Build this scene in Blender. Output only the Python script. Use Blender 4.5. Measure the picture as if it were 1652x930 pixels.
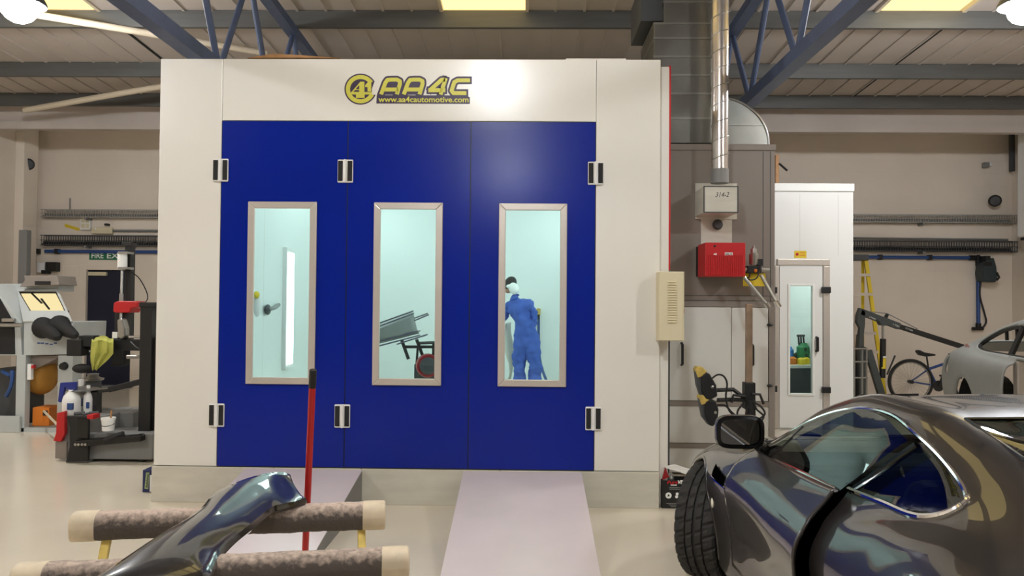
import bpy, bmesh, math, random
import numpy as np
from mathutils import Vector, Matrix, Euler
random.seed(7)
R = math.radians
for o in list(bpy.data.objects): bpy.data.objects.remove(o)
scene = bpy.context.scene
COL = scene.collection

# ------------------------------------------------------------------ camera, world, light, exposure
FPX, IW, IH, CAMZ = 1250.0, 1652.0, 930.0, 1.6
YAW, PITCH, ROLL = R(1.079), R(1.1885), R(0.4726)
cd = bpy.data.cameras.new('camera'); cam = bpy.data.objects.new('camera', cd); COL.objects.link(cam)
cd.sensor_fit = 'HORIZONTAL'; cd.sensor_width = 36.0; cd.lens = 36.0*FPX/IW; cd.clip_start = 0.05; cd.clip_end = 200
CR = Matrix.Rotation(YAW, 3, 'Z') @ Matrix.Rotation(math.pi/2+PITCH, 3, 'X') @ Matrix.Rotation(ROLL, 3, 'Z')
cam.matrix_world = Matrix.Translation((0, 0, CAMZ)) @ CR.to_4x4()
scene.camera = cam
w = bpy.data.worlds.new('world'); scene.world = w; w.use_nodes = True
w.node_tree.nodes['Background'].inputs[0].default_value = (.75, .85, 1, 1)
w.node_tree.nodes['Background'].inputs[1].default_value = 0.4
scene.view_settings.view_transform = 'Standard'; scene.view_settings.look = 'None'
scene.view_settings.gamma = 1.0; scene.view_settings.use_curve_mapping = False
scene.view_settings.exposure = 0.0
LAMP_L, BOOTH_E, SKY_E = 295.0, 8.4, 1.8

def ray(px, py):
    return CR @ Vector(((px-IW/2)/FPX, (IH/2-py)/FPX, -1))
def P(px, py, d):                      # a pixel's direction met with the plane y = d
    v = ray(px, py); return Vector((0, 0, CAMZ)) + v*(d/v.y)
def PZ(px, py, z):                     # ... met with the level z
    v = ray(px, py); return Vector((0, 0, CAMZ)) + v*((z-CAMZ)/v.z)

# ------------------------------------------------------------------ materials
MATS = {}
def lin(c): return tuple(((x/255)/12.92 if x/255 <= .04045 else ((x/255+.055)/1.055)**2.4) for x in c)
def mat(name, rgb, rough=.5, metal=0., var=0., scale=6., bump=0., bscale=40., coat=0., emit=None, estr=0., stretch=None, spec=.5, detail=4):
    if name in MATS: return MATS[name]
    m = bpy.data.materials.new(name); m.use_nodes = True; nt = m.node_tree; b = nt.nodes['Principled BSDF']
    c = lin(rgb)
    b.inputs['Base Color'].default_value = (*c, 1); b.inputs['Roughness'].default_value = rough
    b.inputs['Metallic'].default_value = metal; b.inputs['Specular IOR Level'].default_value = spec
    if coat: b.inputs['Coat Weight'].default_value = coat; b.inputs['Coat Roughness'].default_value = .03
    if emit: b.inputs['Emission Color'].default_value = (*lin(emit), 1); b.inputs['Emission Strength'].default_value = estr
    if var or bump:
        tc = nt.nodes.new('ShaderNodeTexCoord'); mp = nt.nodes.new('ShaderNodeMapping')
        if stretch: mp.inputs['Scale'].default_value = stretch
        nt.links.new(tc.outputs['Object'], mp.inputs[0])
    if var:
        n = nt.nodes.new('ShaderNodeTexNoise'); n.inputs['Scale'].default_value = scale; n.inputs['Detail'].default_value = detail
        nt.links.new(mp.outputs[0], n.inputs[0])
        r = nt.nodes.new('ShaderNodeValToRGB')
        r.color_ramp.elements[0].position = .3; r.color_ramp.elements[1].position = .72
        r.color_ramp.elements[0].color = (*[x*(1-var) for x in c], 1); r.color_ramp.elements[1].color = (*[min(1, x*(1+var*.6)) for x in c], 1)
        nt.links.new(n.outputs[0], r.inputs[0]); nt.links.new(r.outputs[0], b.inputs['Base Color'])
    if bump:
        n2 = nt.nodes.new('ShaderNodeTexNoise'); n2.inputs['Scale'].default_value = bscale; n2.inputs['Detail'].default_value = 3
        nt.links.new(mp.outputs[0], n2.inputs[0])
        bp = nt.nodes.new('ShaderNodeBump'); bp.inputs['Strength'].default_value = bump; bp.inputs['Distance'].default_value = .01
        nt.links.new(n2.outputs[0], bp.inputs['Height']); nt.links.new(bp.outputs[0], b.inputs['Normal'])
    MATS[name] = m; return m
def emis(name, rgb, s):
    m = bpy.data.materials.new(name); m.use_nodes = True; nt = m.node_tree; nt.nodes.clear()
    e = nt.nodes.new('ShaderNodeEmission'); e.inputs[0].default_value = (*lin(rgb), 1); e.inputs[1].default_value = s
    o = nt.nodes.new('ShaderNodeOutputMaterial'); nt.links.new(e.outputs[0], o.inputs[0]); MATS[name] = m; return m
def glass(name, tint, refl=.06, rough=0.0):
    m = bpy.data.materials.new(name); m.use_nodes = True; nt = m.node_tree; nt.nodes.clear()
    t = nt.nodes.new('ShaderNodeBsdfTransparent'); t.inputs[0].default_value = (*lin(tint), 1)
    g = nt.nodes.new('ShaderNodeBsdfGlossy'); g.inputs['Roughness'].default_value = rough
    lw = nt.nodes.new('ShaderNodeLayerWeight'); lw.inputs[0].default_value = .25
    mr = nt.nodes.new('ShaderNodeMapRange'); mr.inputs['To Min'].default_value = refl; mr.inputs['To Max'].default_value = .9
    pw = nt.nodes.new('ShaderNodeMath'); pw.operation = 'POWER'; pw.inputs[1].default_value = 2.2
    nt.links.new(lw.outputs['Facing'], pw.inputs[0]); nt.links.new(pw.outputs[0], mr.inputs['Value'])
    mx = nt.nodes.new('ShaderNodeMixShader'); o = nt.nodes.new('ShaderNodeOutputMaterial')
    nt.links.new(mr.outputs[0], mx.inputs[0]); nt.links.new(t.outputs[0], mx.inputs[1]); nt.links.new(g.outputs[0], mx.inputs[2])
    nt.links.new(mx.outputs[0], o.inputs[0]); MATS[name] = m; return m

mat('booth_white', (230, 226, 217), .25, var=.03, scale=1.2)
mat('booth_blue', (0, 30, 138), .22, var=.05, scale=1.5, spec=.3)
mat('booth_inside', (237, 241, 239), .45)
mat('galvanised', (208, 203, 189), .4, .12, var=.1, scale=3, stretch=(1, 1, 4))
mat('alu', (205, 196, 186), .38, .55, var=.03, scale=8)
mat('ramp_plate', (222, 210, 211), .3, .08, var=.05, scale=3)
mat('black', (22, 22, 23), .5); mat('black_gloss', (12, 12, 13), .2); mat('black_rough', (30, 29, 29), .8, var=.2, scale=30)
mat('white_plastic', (236, 235, 232), .4); mat('cream', (216, 205, 172), .45)
mat('grey_dark', (68, 70, 72), .5, var=.1, scale=10); mat('grey_mid', (128, 127, 125), .5, var=.06, scale=4)
mat('cabinet_grey', (138, 128, 120), .42, var=.05, scale=2); mat('cabinet_light', (214, 212, 206), .4, var=.05, scale=2)
mat('red', (190, 26, 30), .4); mat('red_dark', (140, 18, 26), .45)
mat('blue_pipe', (38, 74, 134), .4); mat('steel', (170, 168, 163), .3, .9, var=.08, scale=8)
mat('duct', (150, 149, 142), .3, .95, var=.2, scale=2.2, bump=.12, bscale=2.5)
mat('flue', (205, 196, 188), .25, .9, var=.05, scale=6)
mat('truss_blue', (74, 86, 114), .5, var=.12, scale=7)
mat('purlin', (90, 89, 86), .5, .25, var=.15, scale=5, stretch=(.3, 1, 3))
mat('roof_sheet', (192, 180, 170), .6, var=.08, scale=1.2)
mat('pipe_cream', (205, 190, 166), .5)
mat('wall_paint', (234, 221, 205), .6, var=.05, scale=1.1)
mat('tape', (206, 190, 164), .6, var=.18, scale=14); mat('yellow', (226, 196, 40), .5); mat('yellow_worn', (206, 178, 92), .55, var=.25, scale=25)
mat('rubber', (38, 37, 36), .72, var=.15, scale=30); mat('chrome', (225, 225, 225), .08, 1.)
mat('navy', (12, 20, 48), .5); mat('green_sign', (20, 110, 74), .5); mat('white', (240, 240, 236), .5)
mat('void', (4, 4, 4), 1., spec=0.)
mat('silver_primer', (144, 146, 143), .5, var=.08, scale=3); mat('wood', (176, 130, 84), .6, var=.2, scale=12)
mat('paper', (232, 228, 212), .6); mat('logo_yellow', (206, 200, 74), .45); mat('logo_dark', (52, 38, 66), .45)
mat('skin', (190, 140, 115), .55); mat('coverall', (62, 94, 180), .75, var=.12, scale=14, bump=.4, bscale=18)
mat('hair', (28, 22, 20), .7); mat('orange', (214, 120, 30), .55); mat('bag_ochre', (168, 118, 40), .7, var=.15, scale=6)
mat('cloth_green', (176, 176, 84), .8, var=.2, scale=9); mat('tray_steel', (172, 170, 164), .4, .5)
# car paint: dark grey metallic under clear coat
mp_ = mat('car_paint', (50, 46, 45), .34, .55, coat=1.); MATS['car_paint'].node_tree.nodes['Principled BSDF'].inputs['Coat Roughness'].default_value = .012
mat('panel_paint', (24, 23, 25), .3, .5, coat=1.); MATS['panel_paint'].node_tree.nodes['Principled BSDF'].inputs['Coat Roughness'].default_value = .012
glass('booth_glass', (236, 247, 243), .03); glass('car_glass', (150, 165, 160), .07); glass('clear_glass', (230, 238, 234), .04)
emis('sky_panel', (255, 226, 150), SKY_E); emis('lamp_face', (246, 250, 255), LAMP_L); emis('booth_tube', (238, 251, 255), BOOTH_E)
emis('lit_window', (255, 236, 178), .95)
mat('mirror', (200, 205, 205), .02, 1.)

def floor_mat():
    m = mat('floor_resin', (219, 209, 191), .17, var=.07, scale=.9, bump=.05, bscale=3)
    return m
floor_mat()
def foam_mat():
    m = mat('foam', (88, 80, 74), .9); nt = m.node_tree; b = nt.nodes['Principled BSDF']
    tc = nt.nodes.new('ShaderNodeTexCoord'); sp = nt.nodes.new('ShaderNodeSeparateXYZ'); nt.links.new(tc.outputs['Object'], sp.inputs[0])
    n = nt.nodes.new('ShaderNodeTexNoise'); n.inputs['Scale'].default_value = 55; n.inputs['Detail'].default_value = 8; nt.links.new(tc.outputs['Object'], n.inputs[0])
    # lighter towards the top of the sleeve, border broken up by noise
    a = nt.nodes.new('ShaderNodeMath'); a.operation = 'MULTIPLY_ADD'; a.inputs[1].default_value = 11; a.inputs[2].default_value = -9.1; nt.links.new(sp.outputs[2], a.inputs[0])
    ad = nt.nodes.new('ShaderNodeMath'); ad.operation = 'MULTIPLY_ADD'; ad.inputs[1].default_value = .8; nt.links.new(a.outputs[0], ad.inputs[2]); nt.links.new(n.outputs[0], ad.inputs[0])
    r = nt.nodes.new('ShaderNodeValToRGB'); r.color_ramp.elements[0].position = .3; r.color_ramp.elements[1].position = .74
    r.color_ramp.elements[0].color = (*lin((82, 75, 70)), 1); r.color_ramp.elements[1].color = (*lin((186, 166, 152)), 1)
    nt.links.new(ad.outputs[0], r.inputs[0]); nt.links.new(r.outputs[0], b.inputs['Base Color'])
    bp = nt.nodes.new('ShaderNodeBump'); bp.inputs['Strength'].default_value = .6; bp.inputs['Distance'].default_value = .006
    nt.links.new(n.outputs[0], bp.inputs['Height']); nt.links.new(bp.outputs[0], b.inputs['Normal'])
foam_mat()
def plate_mat():                       # raised tread pattern on the ramp plate: fine relief
    m = MATS['ramp_plate']; nt = m.node_tree; b = nt.nodes['Principled BSDF']
    tc = nt.nodes.new('ShaderNodeTexCoord'); k = nt.nodes.new('ShaderNodeTexChecker'); k.inputs['Scale'].default_value = 55
    mp = nt.nodes.new('ShaderNodeMapping'); mp.inputs['Rotation'].default_value = (0, 0, R(45)); nt.links.new(tc.outputs['Object'], mp.inputs[0]); nt.links.new(mp.outputs[0], k.inputs[0])
    bp = nt.nodes.new('ShaderNodeBump'); bp.inputs['Strength'].default_value = .12; bp.inputs['Distance'].default_value = .004
    nt.links.new(k.outputs['Fac'], bp.inputs['Height']); nt.links.new(bp.outputs[0], b.inputs['Normal'])
plate_mat()
def wall_bump():                       # painted blockwork: faint joints
    m = MATS['wall_paint']; nt = m.node_tree; b = nt.nodes['Principled BSDF']
    tc = nt.nodes.new('ShaderNodeTexCoord'); sp = nt.nodes.new('ShaderNodeSeparateXYZ'); nt.links.new(tc.outputs['Object'], sp.inputs[0])
    ad = nt.nodes.new('ShaderNodeMath'); ad.operation = 'ADD'; nt.links.new(sp.outputs[0], ad.inputs[0]); nt.links.new(sp.outputs[1], ad.inputs[1])
    cx = nt.nodes.new('ShaderNodeCombineXYZ'); nt.links.new(ad.outputs[0], cx.inputs[0]); nt.links.new(sp.outputs[2], cx.inputs[1])
    k = nt.nodes.new('ShaderNodeTexBrick'); k.inputs['Scale'].default_value = 1; k.inputs['Brick Width'].default_value = .45; k.inputs['Row Height'].default_value = .225; k.inputs['Mortar Size'].default_value = .006
    nt.links.new(cx.outputs[0], k.inputs[0])
    bp = nt.nodes.new('ShaderNodeBump'); bp.inputs['Strength'].default_value = .35; bp.inputs['Distance'].default_value = .005; bp.invert = True
    nt.links.new(k.outputs['Fac'], bp.inputs['Height']); nt.links.new(bp.outputs[0], b.inputs['Normal'])
wall_bump()

# ------------------------------------------------------------------ mesh helpers (all shapes are given in world metres)
ORG = {}
def thing(name, label, cat, loc=(0, 0, 0), group=None, rotz=0, kind=None):
    o = bpy.data.objects.new(name, None); COL.objects.link(o); o.location = loc; o.rotation_euler = (0, 0, rotz)
    o.empty_display_size = .1; o['label'] = label; o['category'] = cat
    if group: o['group'] = group
    if kind: o['kind'] = kind
    ORG[o.name] = Vector((0, 0, 0)) if rotz else Vector(loc)
    return o
class MB:
    def __init__(s): s.v = []; s.f = []
    def add(s, vs, fs):
        n = len(s.v); s.v += [Vector(x) for x in vs]; s.f += [tuple(i+n for i in f) for f in fs]; return s
    def box(s, a, b):
        (x0, y0, z0), (x1, y1, z1) = a, b
        return s.add([(x0, y0, z0), (x1, y0, z0), (x1, y1, z0), (x0, y1, z0), (x0, y0, z1), (x1, y0, z1), (x1, y1, z1), (x0, y1, z1)],
                     [(0, 3, 2, 1), (4, 5, 6, 7), (0, 1, 5, 4), (1, 2, 6, 5), (2, 3, 7, 6), (3, 0, 4, 7)])
    def bar(s, p, q, wd, ht, up=(0, 0, 1)):          # square bar from p to q
        p, q = Vector(p), Vector(q); t = (q-p).normalized(); u = Vector(up)
        if abs(t.dot(u)) > .99: u = Vector((0, 1, 0))
        sd = t.cross(u).normalized()*wd/2; u = sd.cross(t).normalized()*ht/2
        return s.add([p-sd-u, p+sd-u, p+sd+u, p-sd+u, q-sd-u, q+sd-u, q+sd+u, q-sd+u],
                     [(0, 3, 2, 1), (4, 5, 6, 7), (0, 1, 5, 4), (1, 2, 6, 5), (2, 3, 7, 6), (3, 0, 4, 7)][::1])
    def tube(s, pts, r, n=10, closed=False, cap=True):
        pts = [Vector(p) for p in pts]; m = len(pts); rs = r if isinstance(r, (list, tuple)) else [r]*m
        base = len(s.v); prev = None
        for i, p in enumerate(pts):
            if closed: t = pts[(i+1) % m]-pts[i-1]
            else: t = pts[min(i+1, m-1)]-pts[max(i-1, 0)]
            t.normalize()
            if prev is None:
                u = t.orthogonal().normalized()
            else:
                u = prev-t*prev.dot(t)
                u = u.normalized() if u.length > 1e-6 else t.orthogonal().normalized()
            prev = u; b = t.cross(u)
            for k in range(n):
                a = 2*math.pi*k/n; s.v.append(p+(u*math.cos(a)+b*math.sin(a))*rs[i])
        for i in range(m if closed else m-1):
            j = (i+1) % m
            for k in range(n):
                l = (k+1) % n; s.f.append((base+i*n+k, base+i*n+l, base+j*n+l, base+j*n+k))
        if cap and not closed:
            s.f.append(tuple(base+k for k in range(n))[::-1]); s.f.append(tuple(base+(m-1)*n+k for k in range(n)))
        return s
    def cyl(s, p, q, r, n=16, r2=None): return s.tube([p, q], [r, r if r2 is None else r2], n)
    def prism(s, poly, off):                          # planar polygon (world) swept by a vector
        poly = [Vector(p) for p in poly]; n = len(poly); off = Vector(off)
        nn = Vector((0, 0, 0))
        for i in range(n): nn += poly[i].cross(poly[(i+1) % n])
        if nn.dot(off) > 0: poly = poly[::-1]
        return s.add(poly+[p+off for p in poly], [tuple(range(n)), tuple(range(2*n-1, n-1, -1))]+[(i, i+n, (i+1) % n+n, (i+1) % n) for i in range(n)])
    def lathe(s, prof, o=(0, 0, 0), axis=(0, 0, 1), n=24):   # prof: (radius, height)
        o = Vector(o); ax = Vector(axis).normalized(); u = ax.orthogonal().normalized(); b = ax.cross(u); base = len(s.v)
        for r, h in prof:
            for k in range(n):
                a = 2*math.pi*k/n; s.v.append(o+ax*h+(u*math.cos(a)+b*math.sin(a))*max(r, 1e-4))
        for i in range(len(prof)-1):
            for k in range(n):
                l = (k+1) % n; s.f.append((base+i*n+k, base+i*n+l, base+(i+1)*n+l, base+(i+1)*n+k))
        s.f.append(tuple(base+k for k in range(n))[::-1]); s.f.append(tuple(base+(len(prof)-1)*n+k for k in range(n)))
        return s
    def ell(s, c, r, n=16, m=10, rot=None):
        c = Vector(c); base = len(s.v)
        for i in range(m+1):
            th = math.pi*i/m
            for k in range(n):
                a = 2*math.pi*k/n
                v = Vector((r[0]*math.sin(th)*math.cos(a), r[1]*math.sin(th)*math.sin(a), r[2]*math.cos(th)))
                if rot: v = rot @ v
                s.v.append(c+v)
        for i in range(m):
            for k in range(n):
                l = (k+1) % n; s.f.append((base+i*n+k, base+(i+1)*n+k, base+(i+1)*n+l, base+i*n+l))
        return s
    def grid(s, rows):                                # rows of points -> quads
        base = len(s.v); n = len(rows[0])
        for r_ in rows: s.v += [Vector(p) for p in r_]
        for i in range(len(rows)-1):
            for k in range(n-1): s.f.append((base+i*n+k, base+i*n+k+1, base+(i+1)*n+k+1, base+(i+1)*n+k))
        return s
    def build(s, name, m, parent=None, label=None, cat=None, group=None, kind=None, bevel=0, smooth=False, seg=2, solid=0, sub=0, angle=35):
        if parent is None:
            xs = [v.x for v in s.v]; ys = [v.y for v in s.v]; zs = [v.z for v in s.v]
            org = Vector(((min(xs)+max(xs))/2, (min(ys)+max(ys))/2, min(zs)))
        else: org = ORG[parent.name]
        me = bpy.data.meshes.new(name); me.from_pydata([v-org for v in s.v], [], s.f); me.validate(); me.update()
        if smooth:
            me.polygons.foreach_set('use_smooth', [True]*len(me.polygons))
            try: me.set_sharp_from_angle(angle=R(angle))
            except Exception: pass
        me.materials.append(MATS[m] if isinstance(m, str) else m)
        o = bpy.data.objects.new(name, me); COL.objects.link(o)
        if parent is None: o.location = org
        else: o.parent = parent
        ORG[o.name] = org
        if solid:
            md = o.modifiers.new('solid', 'SOLIDIFY'); md.thickness = abs(solid); md.offset = -1 if solid > 0 else 1
        if bevel:
            md = o.modifiers.new('bevel', 'BEVEL'); md.width = bevel; md.segments = seg; md.limit_method = 'ANGLE'; md.angle_limit = R(40)
        if sub:
            md = o.modifiers.new('sub', 'SUBSURF'); md.levels = sub; md.render_levels = sub
        for k, v in (('label', label), ('category', cat), ('group', group), ('kind', kind)):
            if v: o[k] = v
        return o
def pxbox(x0, y0, x1, y1, d0, d1, dm=None):           # axis aligned box whose front face covers a pixel rectangle at depth d0
    a = P(x0, (y0+y1)/2, d0); b = P(x1, (y0+y1)/2, d0); t = P((x0+x1)/2, y0, d0); u = P((x0+x1)/2, y1, d0)
    return (a.x, d0, u.z), (b.x, d1, t.z)
def pxpoly(pts, d): return [P(x, y, d) for x, y in pts]
def catmull(pts, n=8, closed=False):
    pts = [Vector(p) for p in pts]; m = len(pts); out = []
    for i in range(m if closed else m-1):
        p1, p2 = pts[i], pts[(i+1) % m]
        p0 = pts[i-1] if (closed or i > 0) else p1*2-p2
        p3 = pts[(i+2) % m] if (closed or i+2 < m) else p2*2-p1
        for k in range(n):
            t = k/n; out.append(.5*((2*p1)+(p2-p0)*t+(2*p0-5*p1+4*p2-p3)*t*t+(3*p1-p0-3*p2+p3)*t**3))
    if not closed: out.append(pts[-1])
    return out
def text(name, body, m, parent, o, right, up, width, height, bold=0.0, shear=0.0, thick=.0006):
    cu = bpy.data.curves.new(name+'_curve', 'FONT'); cu.body = body; cu.offset = bold; cu.shear = shear; cu.resolution_u = 3
    ob = bpy.data.objects.new(name+'_tmp', cu); COL.objects.link(ob); bpy.context.view_layer.update()
    me = bpy.data.meshes.new_from_object(ob.evaluated_get(bpy.context.evaluated_depsgraph_get())); bpy.data.objects.remove(ob); bpy.data.curves.remove(cu)
    co = np.array([v.co[:] for v in me.vertices]); mn, mx = co.min(0), co.max(0); sz = mx-mn
    right = Vector(right).normalized(); up = Vector(up).normalized(); nn = right.cross(up); o = Vector(o)
    mb = MB(); mb.add([o+right*((c[0]-mn[0])/sz[0]*width)+up*((c[1]-mn[1])/sz[1]*height)+nn*thick for c in co], [tuple(p.vertices) for p in me.polygons])
    bpy.data.meshes.remove(me)
    return mb.build(name, m, parent)
def dup(root, loc, label=None, group=None):
    r = root.copy(); COL.objects.link(r); r.location = loc
    if label: r['label'] = label
    if group: r['group'] = group
    for ch in list(root.children):
        c = ch.copy(); COL.objects.link(c); c.parent = r
        for g in list(ch.children):
            q = g.copy(); COL.objects.link(q); q.parent = c
    return r
def share(src, parent, loc):                          # a further piece with the same mesh
    c = src.copy(); COL.objects.link(c); c.parent = parent; c.location = loc; ORG[c.name] = ORG[src.name]; return c
# ------------------------------------------------------------------ the building
DW, DB, RIDGE = 14.2, -9.0, -3.0
XL, XR = P(61, 300, DW).x, P(1632, 300, DW).x
def roof_z(d): return CAMZ + 3.942 - .052*(d if d > RIDGE else 2*RIDGE-d)
MB().box((XL-.3, DB-.3, -.2), (XR+.3, DW+.3, 0)).build('floor', 'floor_resin', label='pale beige glossy resin workshop floor', kind='structure', cat='floor')
ZE = roof_z(DW)
wb = MB(); dA = P(127, 500, DW).x; dB = P(216, 500, DW).x; dz = P(170, 428, DW).z
wb.box((XL-.3, DW, 0), (dA, DW+.25, ZE+.1)).box((dB, DW, 0), (XR+.3, DW+.25, ZE+.1)).box((dA, DW, dz), (dB, DW+.25, ZE+.1))
wb.build('wall_back', 'wall_paint', kind='structure', label='white painted blockwork wall behind the spray booth', cat='wall')
MB().box((XL-.25, DB, 0), (XL, DW, 5.9)).build('wall_left', 'wall_paint', kind='structure', label='white painted wall at the far left corner', cat='wall')
MB().box((XR, DB, 0), (XR+.25, DW, 5.9)).build('wall_right', 'wall_paint', kind='structure', label='white painted wall at the far right corner', cat='wall')
MB().box((XL-.25, DB-.25, 0), (XR+.25, DB, 5.5)).build('wall_front', 'cabinet_grey', kind='structure', label='unseen wall facing the spray booth, coloured dark to dim reflections', cat='wall')  # unseen wall; its dark colour stands in for a dim hall in reflections
# corner pilasters, eaves ledge
MB().box((XL, 13.55, 0), (XL+.16, 13.95, ZE)).build('trim_1', 'wall_paint', kind='structure', label='white corner pilaster in the left corner', cat='trim', bevel=.01)
MB().box((XL+.002, 12.6, 4.43), (XR-.002, 12.72, roof_z(12.7)-.02)).box((XL+.002, 12.585, 4.43), (XR-.002, 12.6, 4.56)).build('trim_2', 'roof_sheet', kind='structure', label='beige eaves beam in front of the back wall under the roof', cat='trim')
MB().box((XL, DW-.35, ZE-.02), (XR, DW, ZE+.02)).build('trim_3', 'roof_sheet', kind='structure', label='eaves closer strip above the back wall ledge', cat='trim')

ceil = thing('ceiling', 'pitched sheet roof with grey purlins and yellowed rooflights', 'ceiling', (0, 0, 0), kind='structure')
PITCHW = .34; X0 = -1.03
def strip(d0, d1, wdt=PITCHW, th=.03, rib=True):
    z0, z1 = roof_z(d0), roof_z(d1); m = MB()
    m.prism([(0, d0, z0), (wdt-.012, d0, z0), (wdt-.012, d0, z0+th), (0, d0, z0+th)], (0, d1-d0, z1-z0))
    if rib: m.prism([(wdt-.03, d0, z0-.018), (wdt, d0, z0-.018), (wdt, d0, z0+th), (wdt-.03, d0, z0+th)], (0, d1-d0, z1-z0))
    return m
k0 = int((XL-X0)//PITCHW); k1 = int((XR-X0)//PITCHW)
full = top = bot = mid = None
SKYS = [(-15, 'left'), (0, 'mid'), (15, 'right')]
skyk = set(b+i for b, _ in SKYS for i in range(3))
for k in range(k0, k1+1):
    x = X0+k*PITCHW
    if k in skyk:
        for a, b, key in ((DW, 9.2, 'far'), (2.35, 2.1, 'mid'), (-2.4, RIDGE, 'near')):
            if key == 'far': top = share(top, ceil, (x, 0, 0)) if top else strip(a, b).build('roof_panel', 'roof_sheet', ceil); o = top
            elif key == 'mid': mid = share(mid, ceil, (x, 0, 0)) if mid else strip(a, b).build('roof_panel', 'roof_sheet', ceil); o = mid
            else: bot = share(bot, ceil, (x, 0, 0)) if bot else strip(a, b).build('roof_panel', 'roof_sheet', ceil); o = bot
            o.location = (x, 0, 0)
    else:
        full = share(full, ceil, (x, 0, 0)) if full else strip(DW, RIDGE).build('roof_panel', 'roof_sheet', ceil)
        full.location = (x, 0, 0)
# rear half of the roof
zr, zb = roof_z(RIDGE), roof_z(DB)
MB().prism([(XL, RIDGE, zr), (XR, RIDGE, zr), (XR, RIDGE, zr+.03), (XL, RIDGE, zr+.03)], (0, DB-RIDGE, zb-zr)).build('rear_roof_sheet', 'roof_sheet', ceil)
for b, _ in SKYS:
    for d0, d1 in ((9.15, 2.4), (2.05, -2.35)):
        x = X0+b*PITCHW; m = MB(); z0, z1 = roof_z(d0), roof_z(d1)
        m.prism([(x+.02, d0, z0+.03), (x+3*PITCHW-.02, d0, z0+.03), (x+3*PITCHW-.02, d0, z0+.05), (x+.02, d0, z0+.05)], (0, d1-d0, z1-z0))
        s = m.build('rooflight', 'sky_panel', ceil, label='glowing yellowed translucent rooflight')
        m = MB()
        m.bar((x, d0, z0+.01), (x, d1, z1+.01), .04, .07).bar((x+3*PITCHW-.01, d0, z0+.01), (x+3*PITCHW-.01, d1, z1+.01), .04, .07)
        m.bar((x, d0, z0), (x+3*PITCHW, d0, z0), .05, .06).bar((x, d1, z1), (x+3*PITCHW, d1, z1), .05, .06)
        m.build('rooflight_frame', 'pipe_cream', s)
PUR = [12.17, 10.806, 9.1, 7.4, 5.7, 4.0, 2.25, .6, -1.1, -2.75]
for d in PUR:
    z = roof_z(d)-.004; m = MB()
    m.prism([(XL, d-.03, z), (XL, d+.03, z), (XL, d+.03, z-.015), (XL, d-.015, z-.015), (XL, d-.015, z-.185), (XL, d+.03, z-.185), (XL, d+.03, z-.2), (XL, d-.03, z-.2)], (XR-XL, 0, 0))
    m.build('purlin', 'purlin', ceil)
for x in (-5.11, 5.09):
    MB().bar((x, 9.15, roof_z(9.15)-.012), (x, DW-.4, roof_z(DW-.4)-.012), .025, .02).build('dark_seam', 'black_rough', ceil)
def truss(x, h, label):
    t = thing('roof_truss', label, 'truss', (x, DW, CAMZ+h), group='blue lattice roof trusses')
    m = MB(); zc = CAMZ+h
    m.bar((x, DW, zc+.06), (x, RIDGE, zc+.06), .13, .12).build('bottom_chord', 'truss_blue', t)
    zt = lambda d: roof_z(d)-.2-.06
    MB().bar((x, DW, zt(DW)), (x, RIDGE, zt(RIDGE)), .12, .1).build('top_chord', 'truss_blue', t)
    d = 6.92-1.45*6
    while d < DW:
        for e in (-.725, .725):
            if d+e < DW and d+e > RIDGE: MB().cyl((x, d+e*.04, zc+.1), (x, d+e, zt(d+e)-.02), .03, 10).build('web_bar', 'truss_blue', t, smooth=True)
        d += 1.45
    return t
truss(-2.80, 2.04, 'blue lattice roof truss above the left side of the spray booth')
truss(2.394, 2.16, 'blue lattice roof truss above the grey heater cabinet')
# cream wind-brace tubes under the roof
def btube(name, p, q, r, label):
    MB().cyl(p, q, r, 12).build(name, 'pipe_cream', label=label, cat='brace tube', smooth=True)
btube('wind_brace', P(-60, 4, 8.2), P(430, 86, 9.75), .04, 'cream brace tube passing under the lamp at the upper left')
btube('wind_brace', P(40, 178, 12.0), P(268, 138, 11.3), .045, 'cream brace tube rising from the left wall corner to the booth')

# high-bay lamps
def lamp(x, d, label, grp=None):
    z = CAMZ+3.0
    t = thing('high_bay_lamp', label, 'lamp', (x, d, z), group=grp)
    MB().lathe([(.05, .36), (.08, .3), (.17, .2), (.25, .05), (.25, .02), (.24, .02), (.16, .18), (.05, .24)], (x, d, z), n=24).build('housing', 'grey_dark', t, smooth=True)
    MB().ell((x, d, z-.02), (.17, .17, .15), 14, 8).build('lens', 'lamp_face', t, smooth=True)
    MB().cyl((x, d, z+.34), (x, d, roof_z(d)), .008, 6).build('suspension_rod', 'steel', t)
lamp(-5.2, 7.75, 'glaring round lamp in the upper left corner of the picture', 'high bay lamps')
lamp(4.95, 7.75, 'glaring round lamp in the upper right corner of the picture', 'high bay lamps')
for x, d in ((-.42, 2.1), (-5.7, 2.1), (4.9, 2.1), (-.4, -4.6)):
    lamp(x, d, 'round lamp out of the picture above the workshop floor', 'high bay lamps')

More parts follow.
